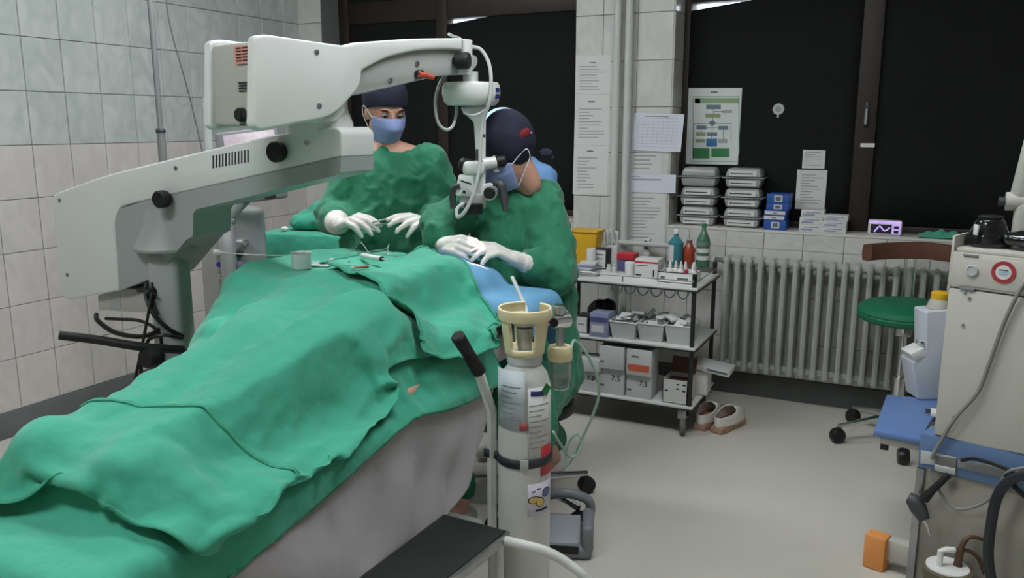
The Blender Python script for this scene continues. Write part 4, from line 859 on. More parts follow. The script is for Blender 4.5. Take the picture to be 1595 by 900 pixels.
# --- middle shelf
S2 = SZ[1]
t = thing('black_pouch','soft black pouch at the back of the middle trolley shelf','bag',tuple(V((*onZ(945,500,S2).xy,S2)))); t.location.y = 4.05
mb = MB(); mb.ball((0,0,.07),(.075,.05,.07)); mb.ball((.04,0,.1),(.045,.04,.045)); mesh_part('pouch', wrinkle(shift(fuse(mb,.008,4), -V(t.location)),.005,30), m_black, t)
carton('carton_box','white carton with a black side at the left of the middle shelf',(896,916,492,519),S2,.09,m_edge,prints=((.05,.9,.05,.95,m_card),(.2,.7,.5,.56,m_ink)))
carton('carton_box','pale blue carton with a dark blue band on the middle shelf',(918,946,488,525),S2,.1,m_lav,prints=((0,1,.62,.84,m_purple),(.1,.8,.2,.5,m_card)))
rng = random.Random(4)
for i,(x0,x1,y0,y1) in enumerate(((948,990,502,529),(991,1033,505,533),(1034,1076,508,538))):
    a,b,Y,h = bp(x0,x1,y0,y1,S2); w = b-a; t = thing('storage_basket',f'{("left","middle","right")[i]} of the three white baskets full of clear packs','basket',((a+b)/2,Y+.09,S2),0,'white plastic baskets')
    n_ = 4; dd = .09
    for sgn,nm in ((1,'wall'),): 
        o_ = MB(); tp4 = [(-w/2,-dd),(w/2,-dd),(w/2,dd),(-w/2,dd)]; k = .8
        vs = [(x*k,y*k,0) for x,y in tp4]+[(x,y,h) for x,y in tp4]+[(x*.95,y*.95,h) for x,y in tp4]+[(x*k*.94,y*k*.94,.004) for x,y in tp4]
        fs = [[0,1,2,3]]+[[j,(j+1)%4,4+(j+1)%4,4+j] for j in range(4)]+[[4+j,4+(j+1)%4,8+(j+1)%4,8+j] for j in range(4)]+[[8+j,8+(j+1)%4,12+(j+1)%4,12+j] for j in range(4)]+[[12,13,14,15]]
        o_.add(vs,fs).build('basin', m_milk, t)
    MB().tube([(-w/2,-dd,h),(w/2,-dd,h),(w/2,dd,h),(-w/2,dd,h),(-w/2,-dd,h)],.004,6).build('rim', m_wplas, t)
    for j in range(12):
        x,y = rng.uniform(-.36,.36)*w, rng.uniform(-.06,.06); s_ = rng.uniform(.035,.065)
        rot = Matrix.Rotation(rng.uniform(0,3),3,'Z') @ Matrix.Rotation(rng.uniform(-.9,.9),3,'X')
        pk = MB().box((x,y,h*.8+rng.uniform(0,.045)),(s_,s_*.8,rng.uniform(.006,.02)),.003,rot=rot); q = single('sterile_pack',pk,m_milk if j%4==0 else m_wplas,f'clear and white sterile packs heaped in the {("left","middle","right")[i]} basket','pack',f'packs in the {("left","middle","right")[i]} basket'); q.location += t.location
# --- bottom shelf
S1 = SZ[0]; m_card2 = M('grey-white carton',(198,199,198),rough=.6,var=.03)
carton('carton_box','pale blue carton at the left end of the bottom shelf',(880,893,558,605),S1,.12,M('dusty blue carton',(120,140,170),rough=.6))
def glovebox(px, num, label, zs, more=(), dep=.12, rowsx=(.08,.3)):
    t,w,h = carton('glove_box', label, px, zs, dep, m_card2, group='surgical glove boxes', prints=((.05,.2,.28,.36,m_ink),)+tuple(more))
    if num: text('size_print', num, h*.3, m_ink2, t, V(t.location)+V((w*.18,-.0016,h*.62)), (math.pi/2,0,0))
    return t,w,h
t,w,h = glovebox((895,932,575,609),'7.0','white glove box printed 7.0 at the left of the bottom shelf',S1)
h0 = h; t,w,h = glovebox((895,932,560,578),None,'open white flap box on top of the 7.0 glove box',S1+h0+.001)
t,w,h = glovebox((933,971,573,614),'7.5','taller white glove box printed 7.5 in the middle of the bottom shelf',S1)
t,w,h2 = glovebox((933,971,540,575),None,'plain white glove box stacked on the middle 7.5 box',S1+h+.001)
t,w,h = glovebox((975,1014,583,620),'7.5','white glove box printed 7.5 under the box with an orange band',S1)
t,w,h2 = glovebox((975,1014,545,585),None,'white glove box with an orange-red band stacked on the right 7.5 box',S1+h+.001,more=((.1,.92,.16,.42,m_or),(.2,.5,.7,.76,m_ink)))
a,b,Y,h = bp(1031,1070,592,629,S1); t = thing('open_carton','open white carton with brown inside at the right of the bottom shelf','box',((a+b)/2,Y,S1)); w = b-a
MB().bx(-w/2,w/2,0,.004,0,h).bx(-w/2,w/2,.146,.15,0,h).bx(-w/2,-w/2+.004,0,.15,0,h).bx(w/2-.004,w/2,0,.15,0,h).bx(-w/2,w/2,0,.15,0,.004).build('carton', m_card, t)
MB().bx(-w/2+.005,w/2-.005,.005,.145,.01,h*.8).build('content', m_brown, t); MB().box((0,.16,h+.035),(w,.004,.08),0,rot=Matrix.Rotation(-.35,3,'X')).build('flap', m_brown, t)
for u,v in ((.1,.5),(.55,.8),(.55,.62),(.8,.8),(.8,.55)): MB().bx(-w/2+u*w,-w/2+(u+.12)*w,-.0012,.001,h*v,h*(v+.06)).build('print', m_ink2, t)
p = onY(1098,566,3.98); t = thing('flat_carton','flat white carton sticking out over the right edge of the bottom shelf','box',(p.x-.06,3.98,p.z))
p = onY(1098,570,3.98); t.location = (-.93,4.0,S1+.13)
MB().box((.06,0,.012),(.2,.14,.03),.004,rot=Matrix.Rotation(.12,3,'Y')).build('carton', m_card, t); MB().box((.1,-.0715,.008),(.1,.002,.01),rot=Matrix.Rotation(.12,3,'Y')).build('print', m_ink, t)
MB().bx(-.04,.05,-.05,.05,-.13,-.005,.008).build('base_box', m_wplas, t)
# ================================================================ window sill
def clam(x0,x1,yt,yf,yb,label,zs,first):
    a = onY(x0,yb,4.58).x; b = onY(x1,yb,4.58).x; w = b-a; h = .107; hf = .052
    t = thing('food_container',label,'container',((a+b)/2,4.655,zs),0,'clear clamshell containers on the sill')
    d = .08
    MB().box((0,0,hf/2),(w,2*d*.9,hf),.014,taper=.88,seg=2).build('tray', m_pl, t); MB().bx(-w*.56,w*.56,-d,d,hf,hf+.004,.0015).build('flange', m_pl, t)
    MB().box((0,0,hf+.004+.025),(w,2*d*.9,.05),.016,seg=2,rot=Matrix.Rotation(math.pi,3,'X'),taper=.86).build('lid', m_pl, t)
    if first:
        for z0,z1 in ((.012,.04),(.064,.094)):
            MB().bx(-w*.36,w*.36,-d*.9-.0015,-d*.9+.003,z0,z1).build('label_strip', m_card, t); MB().bx(-w*.3,w*.26,-d*.9-.002,-d*.9,z0+.011,z0+.016).bx(-w*.32,-w*.3,-d*.9-.002,-d*.9,z0+.007,z0+.02).build('print', m_ink2, t)
    return t
m_pl = M('grey clear plastic', (186,189,188), rough=.2, var=.03, trans=.35)
for s_,(x0,x1,nm) in enumerate(((1056,1112,'left'),(1124,1182,'right'))):
    for k,(yt,yf,yb,lv) in enumerate(((0,0,352,'bottom'),(0,0,352,'middle'),(0,0,352,'top'))):
        clam(x0,x1,yt,yf,yb,f'{lv} clear container in the {nm} stack on the window sill',SILL+k*.1075,not (s_==0 and k==2))
z = SILL
for k,(h,dx,wh) in enumerate(((.05,0,0),(.026,-.006,1),(.026,-.002,1),(.036,.008,0),(.05,.008,0))):
    a = onY(1189,356,4.57).x+dx; w = .115; t = thing('blue_box',f'{("lowest","second lowest","middle","second highest","top")[k]} flat blue box in the pile on the sill','box',(a+w/2,4.57,z),0,'pile of blue boxes')
    cn = MB().bx(-w/2,w/2,0,.12,0,h,.002).build('carton', m_blue, t)
    if wh: MB().bx(-w*.45,w*.45,-.0012,.001,h*.2,h*.9).build('label', m_card, cn); MB().bx(-w*.1,w*.1,-.0016,.001,h*.4,h*.6).build('print', m_ink, cn)
    else: MB().bx(-w*.16,w*.2,-.0012,.001,h*.2,h*.85).build('label', m_card, cn); MB().bx(-w*.1,w*.14,-.0016,.001,h*.3,h*.75).build('print', m_ink, cn)
    z += h+.0008
for s_,(x0,n_,nm) in enumerate(((1244,3,'left'),(1279,3,'right'))):
    z = SILL
    for k in range(n_):
        h = .037 if s_==0 else .03; a = onY(x0,360,4.57).x; w = .115 if s_==0 else .12; t = thing('small_carton',f'{("bottom","middle","top")[k]} small white carton in the {nm} low stack on the sill','box',(a+w/2+.004*(k==2),4.57+.006*k,z),0,'small white cartons on the sill')
        MB().bx(-w/2,w/2,0,.09,0,h,.0015).build('carton', m_card, t); MB().bx(-w*.4,w*.1,-.0012,.001,h*.2,h*.45).bx(-w*.3,w*.35,-.0012,.001,h*.6,h*.75).build('print', m_lav, t); z += h+.0008
a = onY(1351,364,4.6); b = onY(1404,364,4.6); w = b.x-a.x; t = thing('radio_clock','small white radio with a lit purple display on the window sill','radio',((a.x+b.x)/2,4.6,SILL)); h = .075
MB().bx(-w/2,w/2,0,.05,0,h,.01,seg=3).build('case', m_wplas, t)
m_disp = M('lit violet display', (176,150,214), rough=.3, var=.5, vs=40, emit=.9); m_dd = M('dark display', (44,36,60), rough=.2, emit=.2)
MB().bx(-w*.42,w*.2,-.0015,.001,h*.12,h*.72).build('display', m_dd, t); MB().tube([(-w*.3,-.002,h*.2),(-w*.15,-.002,h*.6),(0,-.002,h*.3),(w*.15,-.002,h*.55)],.004,5,3).build('display_mark', m_disp, t)
MB().bx(w*.22,w*.46,-.0015,.001,h*.1,h*.75).build('keypad', m_disp, t); MB().bx(w*.27,w*.41,-.0022,.001,h*.15,h*.35).bx(w*.27,w*.41,-.0022,.001,h*.45,h*.65).build('key', m_dd, t)
MB().bx(-w*.48,w*.48,-.0012,.001,h*.78,h*.96).build('light_strip', m_disp, t)
mb = MB(); rr = random.Random(7)
gx_ = np.zeros((14,26,3)); c = onZ(1468,364,SILL)
for j in range(14):
    for i in range(26): u,v = i/25-.5, j/13-.5; gx_[j,i] = (c.x+u*.22, 4.64+v*.15, SILL+.006+.02*max(0,1-(2*u)**2)*max(0,1-(2*v)**2)*(1+.8*math.sin(i*.9+j*.5)*math.cos(j*.8)))
single('green_cloth', mb.grid(gx_), m_green, 'crumpled green cloth lying on the sill behind the brown stool backrest', 'cloth', solid=.003, ang=180)
# ================================================================ papers, poster
m_paper = M('white paper', (205,206,203), rough=.7, var=.02)
m_paper2 = M('bluish paper', (204,208,220), rough=.7, var=.02)
m_tline = M('text print', (146,148,150), rough=.8, var=0)
def paper(name, label, corners, Y, mat, lines, cat='paper', logo=None, th=.0012, group=None):
    P = [onY(x,y,Y) for x,y in corners]; c = sum(P,V((0,0,0)))/4; t = thing(name,label,cat,tuple(c),0,group)
    MB().prism(P,(0,th,0)).build('sheet', mat, t, True)
    def at(u,v,e=.0006): a = P[0].lerp(P[1],u); b = P[3].lerp(P[2],u); q = a.lerp(b,v); return V((q.x,Y-e,q.z))
    mb = MB()
    for (u0,u1,v,hh) in lines: mb.prism([at(u0,v),at(u1,v),at(u1,v+hh),at(u0,v+hh)],(0,.0005,0))
    if lines: mb.build('print', m_tline, t, True)
    if logo: 
        u,v,ww = logo; MB().prism([at(u-ww,v),at(u-ww*.5,v-.025),at(u+ww*.5,v-.025),at(u+ww,v)],(0,.0005,0)).build('logo', m_ink, t, True)
    return t, at
rl = random.Random(11)
def lines(n, v0, v1, u0=.12, u1=.88): return [(u0, u0+(u1-u0)*rl.uniform(.35,1), v0+(v1-v0)*i/n, (v1-v0)/n*.28) for i in range(n)]
YP = BW-.003
paper('notice_sheet','top one of three white notices in a column on the left of the pillar',((897,86),(952,86),(950,146),(896,146)),YP,m_paper,lines(9,.28,.95),logo=(.5,.2,.12))
paper('notice_sheet','middle one of three white notices in a column on the left of the pillar',((896,147),(950,147),(948,226),(894,226)),YP,m_paper,lines(10,.28,.9),logo=(.48,.15,.12))
paper('notice_sheet','bottom one of three white notices in a column on the left of the pillar',((894,227),(948,227),(945,303),(892,302)),YP,m_paper,lines(10,.24,.92),logo=(.48,.12,.12))
paper('table_sheet','bluish sheet with a ruled table pinned high on the pillar by the window',((989,176),(1066,178),(1060,237),(983,234)),YP-.004,m_paper2,[(.1,.9,.12+.085*i,.006) for i in range(10)]+[(.2,.7,.06,.03)]+[(.1+.1*i,.103+.1*i,.2,.6) for i in range(8)])
paper('plastic_sleeve','glossy clear sleeve with a sheet hanging under the ruled table',((982,238),(1032,239),(1030,271),(980,271)),YP-.001,M('glossy paper',(206,207,207),rough=.12,coat=.6),lines(4,.1,.9))
paper('strip_notice','wide white strip of paper below the clear sleeve on the pillar',((979,271),(1053,272),(1052,301),(977,299)),YP-.003,m_paper2,[(.1,.7,.25,.08),(.05,.25,.1,.05)])
paper('long_notice','long printed sheet at the bottom of the pillar above the trolley',((978,301),(1037,302),(1034,378),(975,377)),YP,m_paper,lines(13,.08,.95))
t, at = paper('flowchart_poster','flowchart poster with coloured boxes and green border on the black window cloth',((1072,137),(1156,137),(1149,257),(1066,255)),4.728,M('poster paper',(206,212,210),rough=.5),[],'poster')
def pr(name, col, *rects):
    for x0,y0,x1,y1 in rects: MB().prism([onY(x,y,4.7272) for x,y in ((x0,y0),(x1,y0),(x1,y1),(x0,y1))],(0,.0005,0)).build(name, M('poster '+name, col, rough=.5, var=0), t, True)
Z = lambda *r: tuple((880+v/2.5 if i%2==0 else v/2.5) for i,v in enumerate(r))
pr('border',(120,160,130),Z(497,377,500,620),Z(676,377,679,600),Z(486,628,668,630),Z(500,375,679,378))
pr('header',(132,162,122),Z(505,382,678,402)); pr('header_icon',(60,90,80),Z(506,384,526,402))
pr('slate_box',(100,116,130),Z(550,408,607,425),Z(512,488,550,504),Z(598,490,636,505),Z(553,515,593,530)); pr('olive_box',(136,148,112),Z(547,442,606,458),Z(510,514,548,530),Z(508,541,545,555))
pr('grey_box',(150,160,150),Z(610,428,651,440),Z(595,541,632,557)); pr('blue_box_print',(50,110,150),Z(550,540,592,571)); pr('green_box',(52,122,72),Z(497,577,563,617),Z(570,578,640,612))
pr('chart_line',(96,110,104),Z(577,425,579,442),Z(579,433,610,435),Z(575,458,577,468),Z(502,480,557,482),Z(590,480,646,482),Z(501,480,503,552),Z(645,480,647,552),Z(572,490,574,515),Z(570,530,572,540),Z(615,505,617,541),Z(530,504,532,514),Z(550,496,598,498))
mb = MB(); dq = [onY(880+x/2.5,y/2.5,4.727) for x,y in ((557,479),(574,467),(590,479),(574,492))]; mb.prism(dq,(0,.0005,0)).build('diamond', M('poster slate_box'), t, True)
pr('logo',(70,74,78),Z(568,356,594,361)); 
paper('small_notice','small printed card on the black window cloth above the white notice',((1251,233),(1286,234),(1284,263),(1249,262)),4.728,m_paper,lines(7,.12,.92,.1,.9))
paper('window_notice','white printed notice on the black window cloth above the small cartons',((1242,264),(1289,265),(1284,327),(1238,325)),4.728,m_paper,lines(11,.12,.9,.16,.9))
c = onY(1212.5,170,4.73); t = thing('round_sticker','round pale sticker on the black cloth right of the flowchart','sticker',tuple(c))
MB().lathe([(.031,0),(.031,.002)],n=8,axis=(0,-1,0)).build('disc', M('sage sticker',(176,186,178),rough=.6), t); MB().lathe([(.016,.002),(.016,.0026)],n=16,axis=(0,-1,0)).build('emblem', m_tline, t); MB().bx(-.004,.004,-.002,0,-.045,-.03).build('tab', m_card, t)
# ================================================================ radiator
m_rad = M('painted cast iron', (162,166,158), rough=.4, var=.05, vs=9, bump=.05)
rd = thing('radiator','long pale grey column radiator under the right window','radiator',(-.3,4.43,0))
PT = .0585; zt_, zb__ = .79, .165
def rad_section():
    mb = MB()
    for dy in (-.05,.0,.05):
        vs = [(.0,dy,.012),(0,dy,.05),(0,dy,zt_-zb__-.05),(0,dy,zt_-zb__-.012)]
        mb.tube(vs,[.010,.0145,.0145,.010],8)
    for z_ in (.03,zt_-zb__-.03): mb.box((0,0,z_),(.034,.125,.05),.016,seg=3); mb.tube([(-PT/2,0,z_),(PT/2,0,z_)],.021,10)
    return mb
s0 = rad_section().build('section', m_rad, rd); s0.location = (-.905+.3,0,zb__)
for i in range(1,21):
    o = s0.copy(); link(o, rd); o.location = (-.905+.3+i*PT,0,zb__)
MB().tube([(-.905+.3-.03,0,zt_-.03),(-.905+.3-.07,0,zt_-.03)],.012,10).build('inlet', m_steel, rd)
MB().lathe([(.018,-.018),(.021,-.014),(.021,.014),(.018,.018)],(-.905+.3-.09,-.0,zt_-.03),16,axis=(1,0,0)).build('valve', m_wplas, rd)
for x in (-.6,.5): MB().bx(x-.01,x+.01,-.03,.08,zb__-.03,zb__+.01).build('bracket', m_rad, rd)
# ================================================================ clogs
def clog(p, ang, label):
    t = thing('clog', label, 'shoe', (p.x,p.y,0), ang, 'pair of clogs on the floor')
    so = [(-.055*1,.0)]
    out = lambda s,z: [(x*s,y,z) for x,y in ((-.03,-.125),(.03,-.125),(.04,-.08),(.036,-.02),(.045,.05),(.044,.09),(.02,.13),(-.015,.132),(-.042,.1),(-.046,.05),(-.036,-.02),(-.04,-.08))]
    MB().prism([V(v) for v in out(1,.0)],(0,0,.03),.006).build('sole', M('cork sole',(168,132,112),rough=.7,var=.1,vs=30), t)
    NP_, NR = 48, 9; G = np.zeros((NR,NP_+1,3))          # upper: wall round the heel that closes to a dome over the toes
    for i in range(NP_+1):
        a = 2*math.pi*i/NP_; x = .047*math.sin(a)*(1-.14*max(0,-math.cos(a))); y = .004+.128*math.cos(a)
        c_ = min(1,max(.1,(y+.005)/.03)); rim = .05+.028*math.exp(-((y-.03)/.05)**2) if y < .03 else .078-.5*max(0,y-.03)**1.15
        for j in range(NR):
            s_ = j/(NR-1); k = 1-c_*(1-math.sqrt(max(0,1-s_*s_))); G[j,i] = (x*k, y if y < .02 else .02+(y-.02)*(1-.35*(1-math.sqrt(max(0,1-s_*s_)))), .03+rim*math.sin(s_*math.pi/2 if c_ > .5 else s_*1.4))
    MB().grid(G).build('upper', m_clog, t, solid=.005, ang=180)
    MB().prism([V((x*.88,y*.93,.03)) for x,y,_ in out(1,0)],(0,0,.004)).build('insole', M('tan insole',(176,134,116),rough=.7), t)
    for s_ in (-.02,.0,.02): MB().ball((s_,.075,.085-abs(s_)*.3),(.004,.004,.002),8,6).build('vent_hole', m_ink, t)
clog(onZ(1103,659,0)+V((0,.0,0)), -.12, 'left of the two white clogs on the floor beside the trolley'); clog(onZ(1135,665,0)+V((0,.0,0)), -.3, 'right of the two white clogs on the floor beside the trolley')
# ================================================================ green stool with brown backrest
m_uph = M('green stool upholstery', (20,110,76), rough=.6, var=.06, bump=.1, bs=30)
m_lea = M('brown leatherette', (96,62,48), rough=.5, var=.1, vs=14)
gx0, gy0 = -.03, 4.12
st = thing('swivel_stool','round green swivel stool with a curved brown backrest by the radiator','stool',(gx0,gy0,0))
MB().lathe([(.12,.585),(.185,.588),(.2,.598),(.207,.617),(.203,.622),(.207,.628),(.2,.65),(.17,.668),(.1,.675),(.02,.676)],(gx0,gy0,0),40).build('seat', m_uph, st, True)
MB().lathe([(.03,.1),(.03,.32),(.017,.325),(.017,.52),(.026,.53),(.03,.585)],(gx0,gy0,0),16).build('column', m_chrome, st, True)
MB().box((gx0,gy0,.54),(.07,.05,.05),.01).build('mechanism', m_steel, st, True)
MB().tube([(gx0+.02,gy0-.02,.56),(gx0+.1,gy0-.08,.55),(gx0+.16,gy0-.1,.54)],.005,8).build('height_lever', m_chrome, st, True)
for k in range(5):
    a = math.radians(208+72*k); e = V((gx0+.27*math.cos(a),gy0+.27*math.sin(a),.08))
    lg_ = MB().tube([(gx0,gy0,.13),(gx0+.1*math.cos(a),gy0+.1*math.sin(a),.115),e],[.02,.016,.012],10).build('leg', m_chrome, st, True)
    MB().lathe([(.01,-.024),(.03,-.023),(.036,-.012),(.036,.012),(.03,.023),(.01,.024)],(e.x,e.y,.037),16,axis=(math.sin(a),-math.cos(a),0)).build('castor', m_black, lg_, True)
G = []
for i in range(25):
    a = math.radians(22+136*i/24); r = .245; G.append([(gx0+.055+r*1.02*math.cos(a)+dx*math.cos(a), gy0-.02+(r+dx)*.75*math.sin(a),   .895+dz-.012*abs(math.cos(a))) for dx,dz in ((0,-.04),(.03,-.036),(.034,0),(.03,.036),(0,.04),(-.012,.036),(-.016,0),(-.012,-.036),(0,-.04))])
mb = MB().grid(np.array(G)); nb = 9; mb.f += [list(range(8)), [24*9+k for k in range(8)]]
mb.build('backrest', m_lea, st, True, ang=60)
for dx in (-.02,.02): MB().tube([(gx0+dx,gy0+.05,.57),(gx0+dx,gy0+.2,.58),(gx0+dx,gy0+.2,.66),(gx0+dx,gy0+.17,.87)],.007,8,4).build('back_rod', m_chrome, st, True)
# ================================================================ white machine on the right
P0 = onZ(1432,700,.5); P1 = onZ(1595,745,.5)
pm = VP(100,3,200,3); pm.p = V(P0); pm.a = V((P1.x-P0.x,P1.y-P0.y,0)).normalized(); pm.n = V((pm.a.y,-pm.a.x,0))
if pm.n.dot(-pm.p) < 0: pm.n = -pm.n
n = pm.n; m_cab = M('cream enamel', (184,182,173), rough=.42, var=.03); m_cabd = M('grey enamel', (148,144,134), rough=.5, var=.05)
m_band = M('blue enamel', (92,118,156), rough=.45, var=.04)
mc = thing('surgical_console','cream surgical console on a blue base at the right edge','machine',(P0.x+.2,P0.y+.1,0))
def face(pts, off, back, name, mat, bev=.004): return MB().prism([pm.at(x,y)+n*off for x,y in pts], -n*back, bev).build(name, mat, mc, True, ang=40)
# extents beyond the frame on the right
face([(1433,675),(1840,748),(1840,830),(1429,727)],0,.42,'base_band',m_band)
low = [pm.at(1429,727)-n*.006, pm.at(1840,830)-n*.006]; 
MB().prism([low[0],low[1],V((low[1].x,low[1].y,.02)),V((low[0].x,low[0].y,.02))], -n*.4,.004).build('lower_cabinet', m_cabd, mc, True)
e0 = pm.at(1429,727); MB().prism([e0-n*.003,e0-n*.003+pm.a*.022,V((e0.x,e0.y,.015))-n*.003+pm.a*.022,V((e0.x,e0.y,.015))-n*.003],n*.008).build('corner_strip', m_steel, mc, True)
zlow, zmid, ztop = pm.at(1459,677).z, pm.at(1487,447).z, pm.at(1490,392).z
xl = pm.at(1466,560)
def slab(u0,u1,z0,z1,off,back,name,mat,bev=.004):
    a = V((xl.x,xl.y,0))+pm.a*u0; b = V((xl.x,xl.y,0))+pm.a*u1
    return MB().prism([V((a.x,a.y,z1)),V((b.x,b.y,z1)),V((b.x,b.y,z0)),V((a.x,a.y,z0))] if False else [V((p.x,p.y,z))+n*off for p,z in ((a,z1),(b,z1),(b,z0),(a,z0))], -n*back, bev).build(name, mat, mc, True, ang=40)
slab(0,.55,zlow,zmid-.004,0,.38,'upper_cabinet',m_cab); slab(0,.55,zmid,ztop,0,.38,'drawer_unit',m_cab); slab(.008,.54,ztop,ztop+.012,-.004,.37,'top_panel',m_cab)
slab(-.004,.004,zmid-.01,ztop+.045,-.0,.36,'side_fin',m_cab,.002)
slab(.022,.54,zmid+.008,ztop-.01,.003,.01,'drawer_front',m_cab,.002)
slab(.03,.07,zmid-.004,zmid+.004,.004,.008,'hinge',m_grey,.001); slab(.03,.07,ztop-.008,ztop-.003,.006,.008,'hinge',m_grey,.001)
MB().lathe([(.017,0),(.017,.003),(.013,.005),(.012,.003),(.0,.003)], pm.at(1515,421)+n*.004, 20, n).build('lock', m_hose, mc, True)
for x,y in ((1503,455),(1510,464),(1500,506),(1486,649)): MB().lathe([(.0045,0),(.0045,.003),(.003,.004)], pm.at(x,y), 10, n).build('screw', m_grey, mc, True)
lc = pm.at(1564,424)+n*.0042
m_redring = M('dark red ring', (158,52,60), rough=.5, var=.25, vs=90); m_skyp = M('pale blue print', (150,178,196), rough=.5)
sr = MB().lathe([(.031,0),(.031,.0006)], lc, 36, n).build('sticker_ring', m_redring, mc, True); MB().lathe([(.02,.0006),(.02,.0011)], lc, 32, n).build('sticker_centre', m_paper, sr, True)
for dz,ww in ((.006,.012),(.0,.015),(-.006,.011)): MB().prism([lc+pm.a*a_+V((0,0,dz+b_))+n*.0012 for a_,b_ in ((-ww,.0018),(ww,.0018),(ww,-.0018),(-ww,-.0018))], n*.0003).build('sticker_print', m_skyp if dz != .006 else m_ink, sr, True)
def mcable(pts, r, mat, name='cable', off=.012): return MB().tube([pm.at(x,y)+n*off for x,y in pts], r, 8, 6).build(name, mat, mc, True)
m_gcab = M('grey cable', (128,126,122), rough=.5)
mcable([(1640,400),(1595,446),(1567,500),(1545,560),(1525,610),(1490,650),(1468,685),(1453,712)],.0055,m_gcab)
mcable([(1453,725),(1462,748),(1480,775),(1500,788),(1530,782),(1555,765),(1565,745),(1580,728),(1620,722)],.0045,m_gcab,off=.03)
mcable([(1500,715),(1520,712),(1545,718),(1570,728),(1600,745)],.006,m_black,off=.015)
mcable([(1640,720),(1590,735),(1568,760),(1558,800),(1553,850),(1560,900),(1575,960)],.014,M('black hose',(38,42,48),rough=.4),'hose',off=.07)
mcable([(1576,730),(1600,760),(1640,780)],.008,m_black,off=.05)
face([(1435,701),(1490,712),(1490,728),(1434,721)],.004,.006,'silver_plate',m_hose,.001); face([(1458,709),(1491,713),(1490,730),(1458,725)],.006,.006,'smoked_plate',M('smoked plastic',(112,108,104),rough=.3),.001); face([(1492,715),(1700,752),(1700,775),(1492,728)],.003,.006,'rail',m_grey,.001)
face([(1458,722),(1490,729),(1490,738),(1458,731)],.012,.012,'clip_bar',m_hose,.001)
# hand-held device hanging from the clip
hd_ = thing('handheld_probe','black hand-held probe with a steel tip hanging from the console','instrument',tuple(pm.at(1452,770)+n*.05))
MB().tube([pm.at(1484,735)+n*.03,pm.at(1462,756)+n*.045,pm.at(1450,770)+n*.05],[.009,.011,.014],12).build('neck', m_rub, hd_, True)
MB().tube([pm.at(1427,768)+n*.05,pm.at(1433,771)+n*.05,pm.at(1441,783)+n*.05,pm.at(1450,801)+n*.05],[.019,.022,.025,.017],14).build('grip', m_dgrey, hd_, True)
MB().tube([pm.at(1450,801)+n*.05,pm.at(1455,811)+n*.05,pm.at(1459,825)+n*.05],[.006,.0045,.003],10).build('tip', m_chrome, hd_, True)
# suction jar
sj = pm.at(1490,872)+n*.07; q = thing('suction_jar','amber suction jar with a white lid and brown tubes beside the console','jar',(sj.x,sj.y,0))
zj = sj.z; m_amb = M('amber plastic', (150,134,84), rough=.25, var=.05, trans=.35)
MB().lathe([(.05,0),(.06,.01),(.06,zj-.02),(.055,zj-.01)],(sj.x,sj.y,0),28).build('jar', m_amb, q, True); MB().lathe([(.064,zj-.03),(.068,zj-.02),(.068,zj),(.06,zj+.004)],(sj.x,sj.y,0),28).build('ring', M('olive plastic',(96,90,70),rough=.5), q, True)
MB().lathe([(.06,zj-.005),(.058,zj+.008),(.01,zj+.01)],(sj.x,sj.y,0),28).build('lid', m_wplas, q, True)
a = V((sj.x,sj.y,zj))-V(rt)*.025; MB().tube([a,a+V((0,0,.055)),a+V((0,0,.06))+V(rt)*.015,a+V((0,0,.058))+V(rt)*.04],.009,10).build('elbow', m_wplas, q, True)
m_btube = M('brown tube', (92,66,52), rough=.45); b0 = a+V((0,0,.058))+V(rt)*.04
MB().tube([b0,b0+V(rt)*.04+V((0,0,-.002)),b0+V(rt)*.075+V((0,0,-.03)),b0+V(rt)*.1+V((0,0,-.09))],.006,8,5).build('tube', m_btube, q, True)
c_ = V((sj.x,sj.y,zj))+V(rt)*.03; MB().tube([c_,c_+V((0,0,.04)),c_+V((0,0,.08))+V(rt)*.008,c_+V((0,0,.1))+V(rt)*.03,c_+V((0,0,.085))+V(rt)*.08,c_+V((0,0,.05))+V(rt)*.16],[.013,.011,.008,.006,.005,.005],10,5).build('tube', m_btube, q, True)
# blue side shelf
z0 = .5; A = onZ(1361,670,z0); B = onZ(1381,614,z0); Cc = onZ(1470,622,z0); Dd = onZ(1433,684,z0)
MB().prism([A,Dd,Cc,B],(0,0,-.02),.005).build('side_shelf', M('blue laminate',(98,126,176),rough=.4,var=.03), mc, True)
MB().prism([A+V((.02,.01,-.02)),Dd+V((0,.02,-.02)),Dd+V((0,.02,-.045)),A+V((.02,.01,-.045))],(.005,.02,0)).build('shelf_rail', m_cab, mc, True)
MB().box(tuple(A+V((.035,.03,-.045))),(.025,.02,.05),.003).build('shelf_bracket', m_black, mc, True)
pq = onZ(1452,646,z0); 
cm = thing('connector_comb','small white connector with black prongs lying on the blue shelf','connector',tuple(pq+V((0,0,.001)))); MB().box((.012,.0,.008),(.035,.05,.016),.002).build('plate', m_wplas, cm)
for i in range(3): MB().tube([(-.004,-.016+i*.015,.012),(-.022,-.018+i*.015,.011)],.003,6).build('prong', m_black, cm)
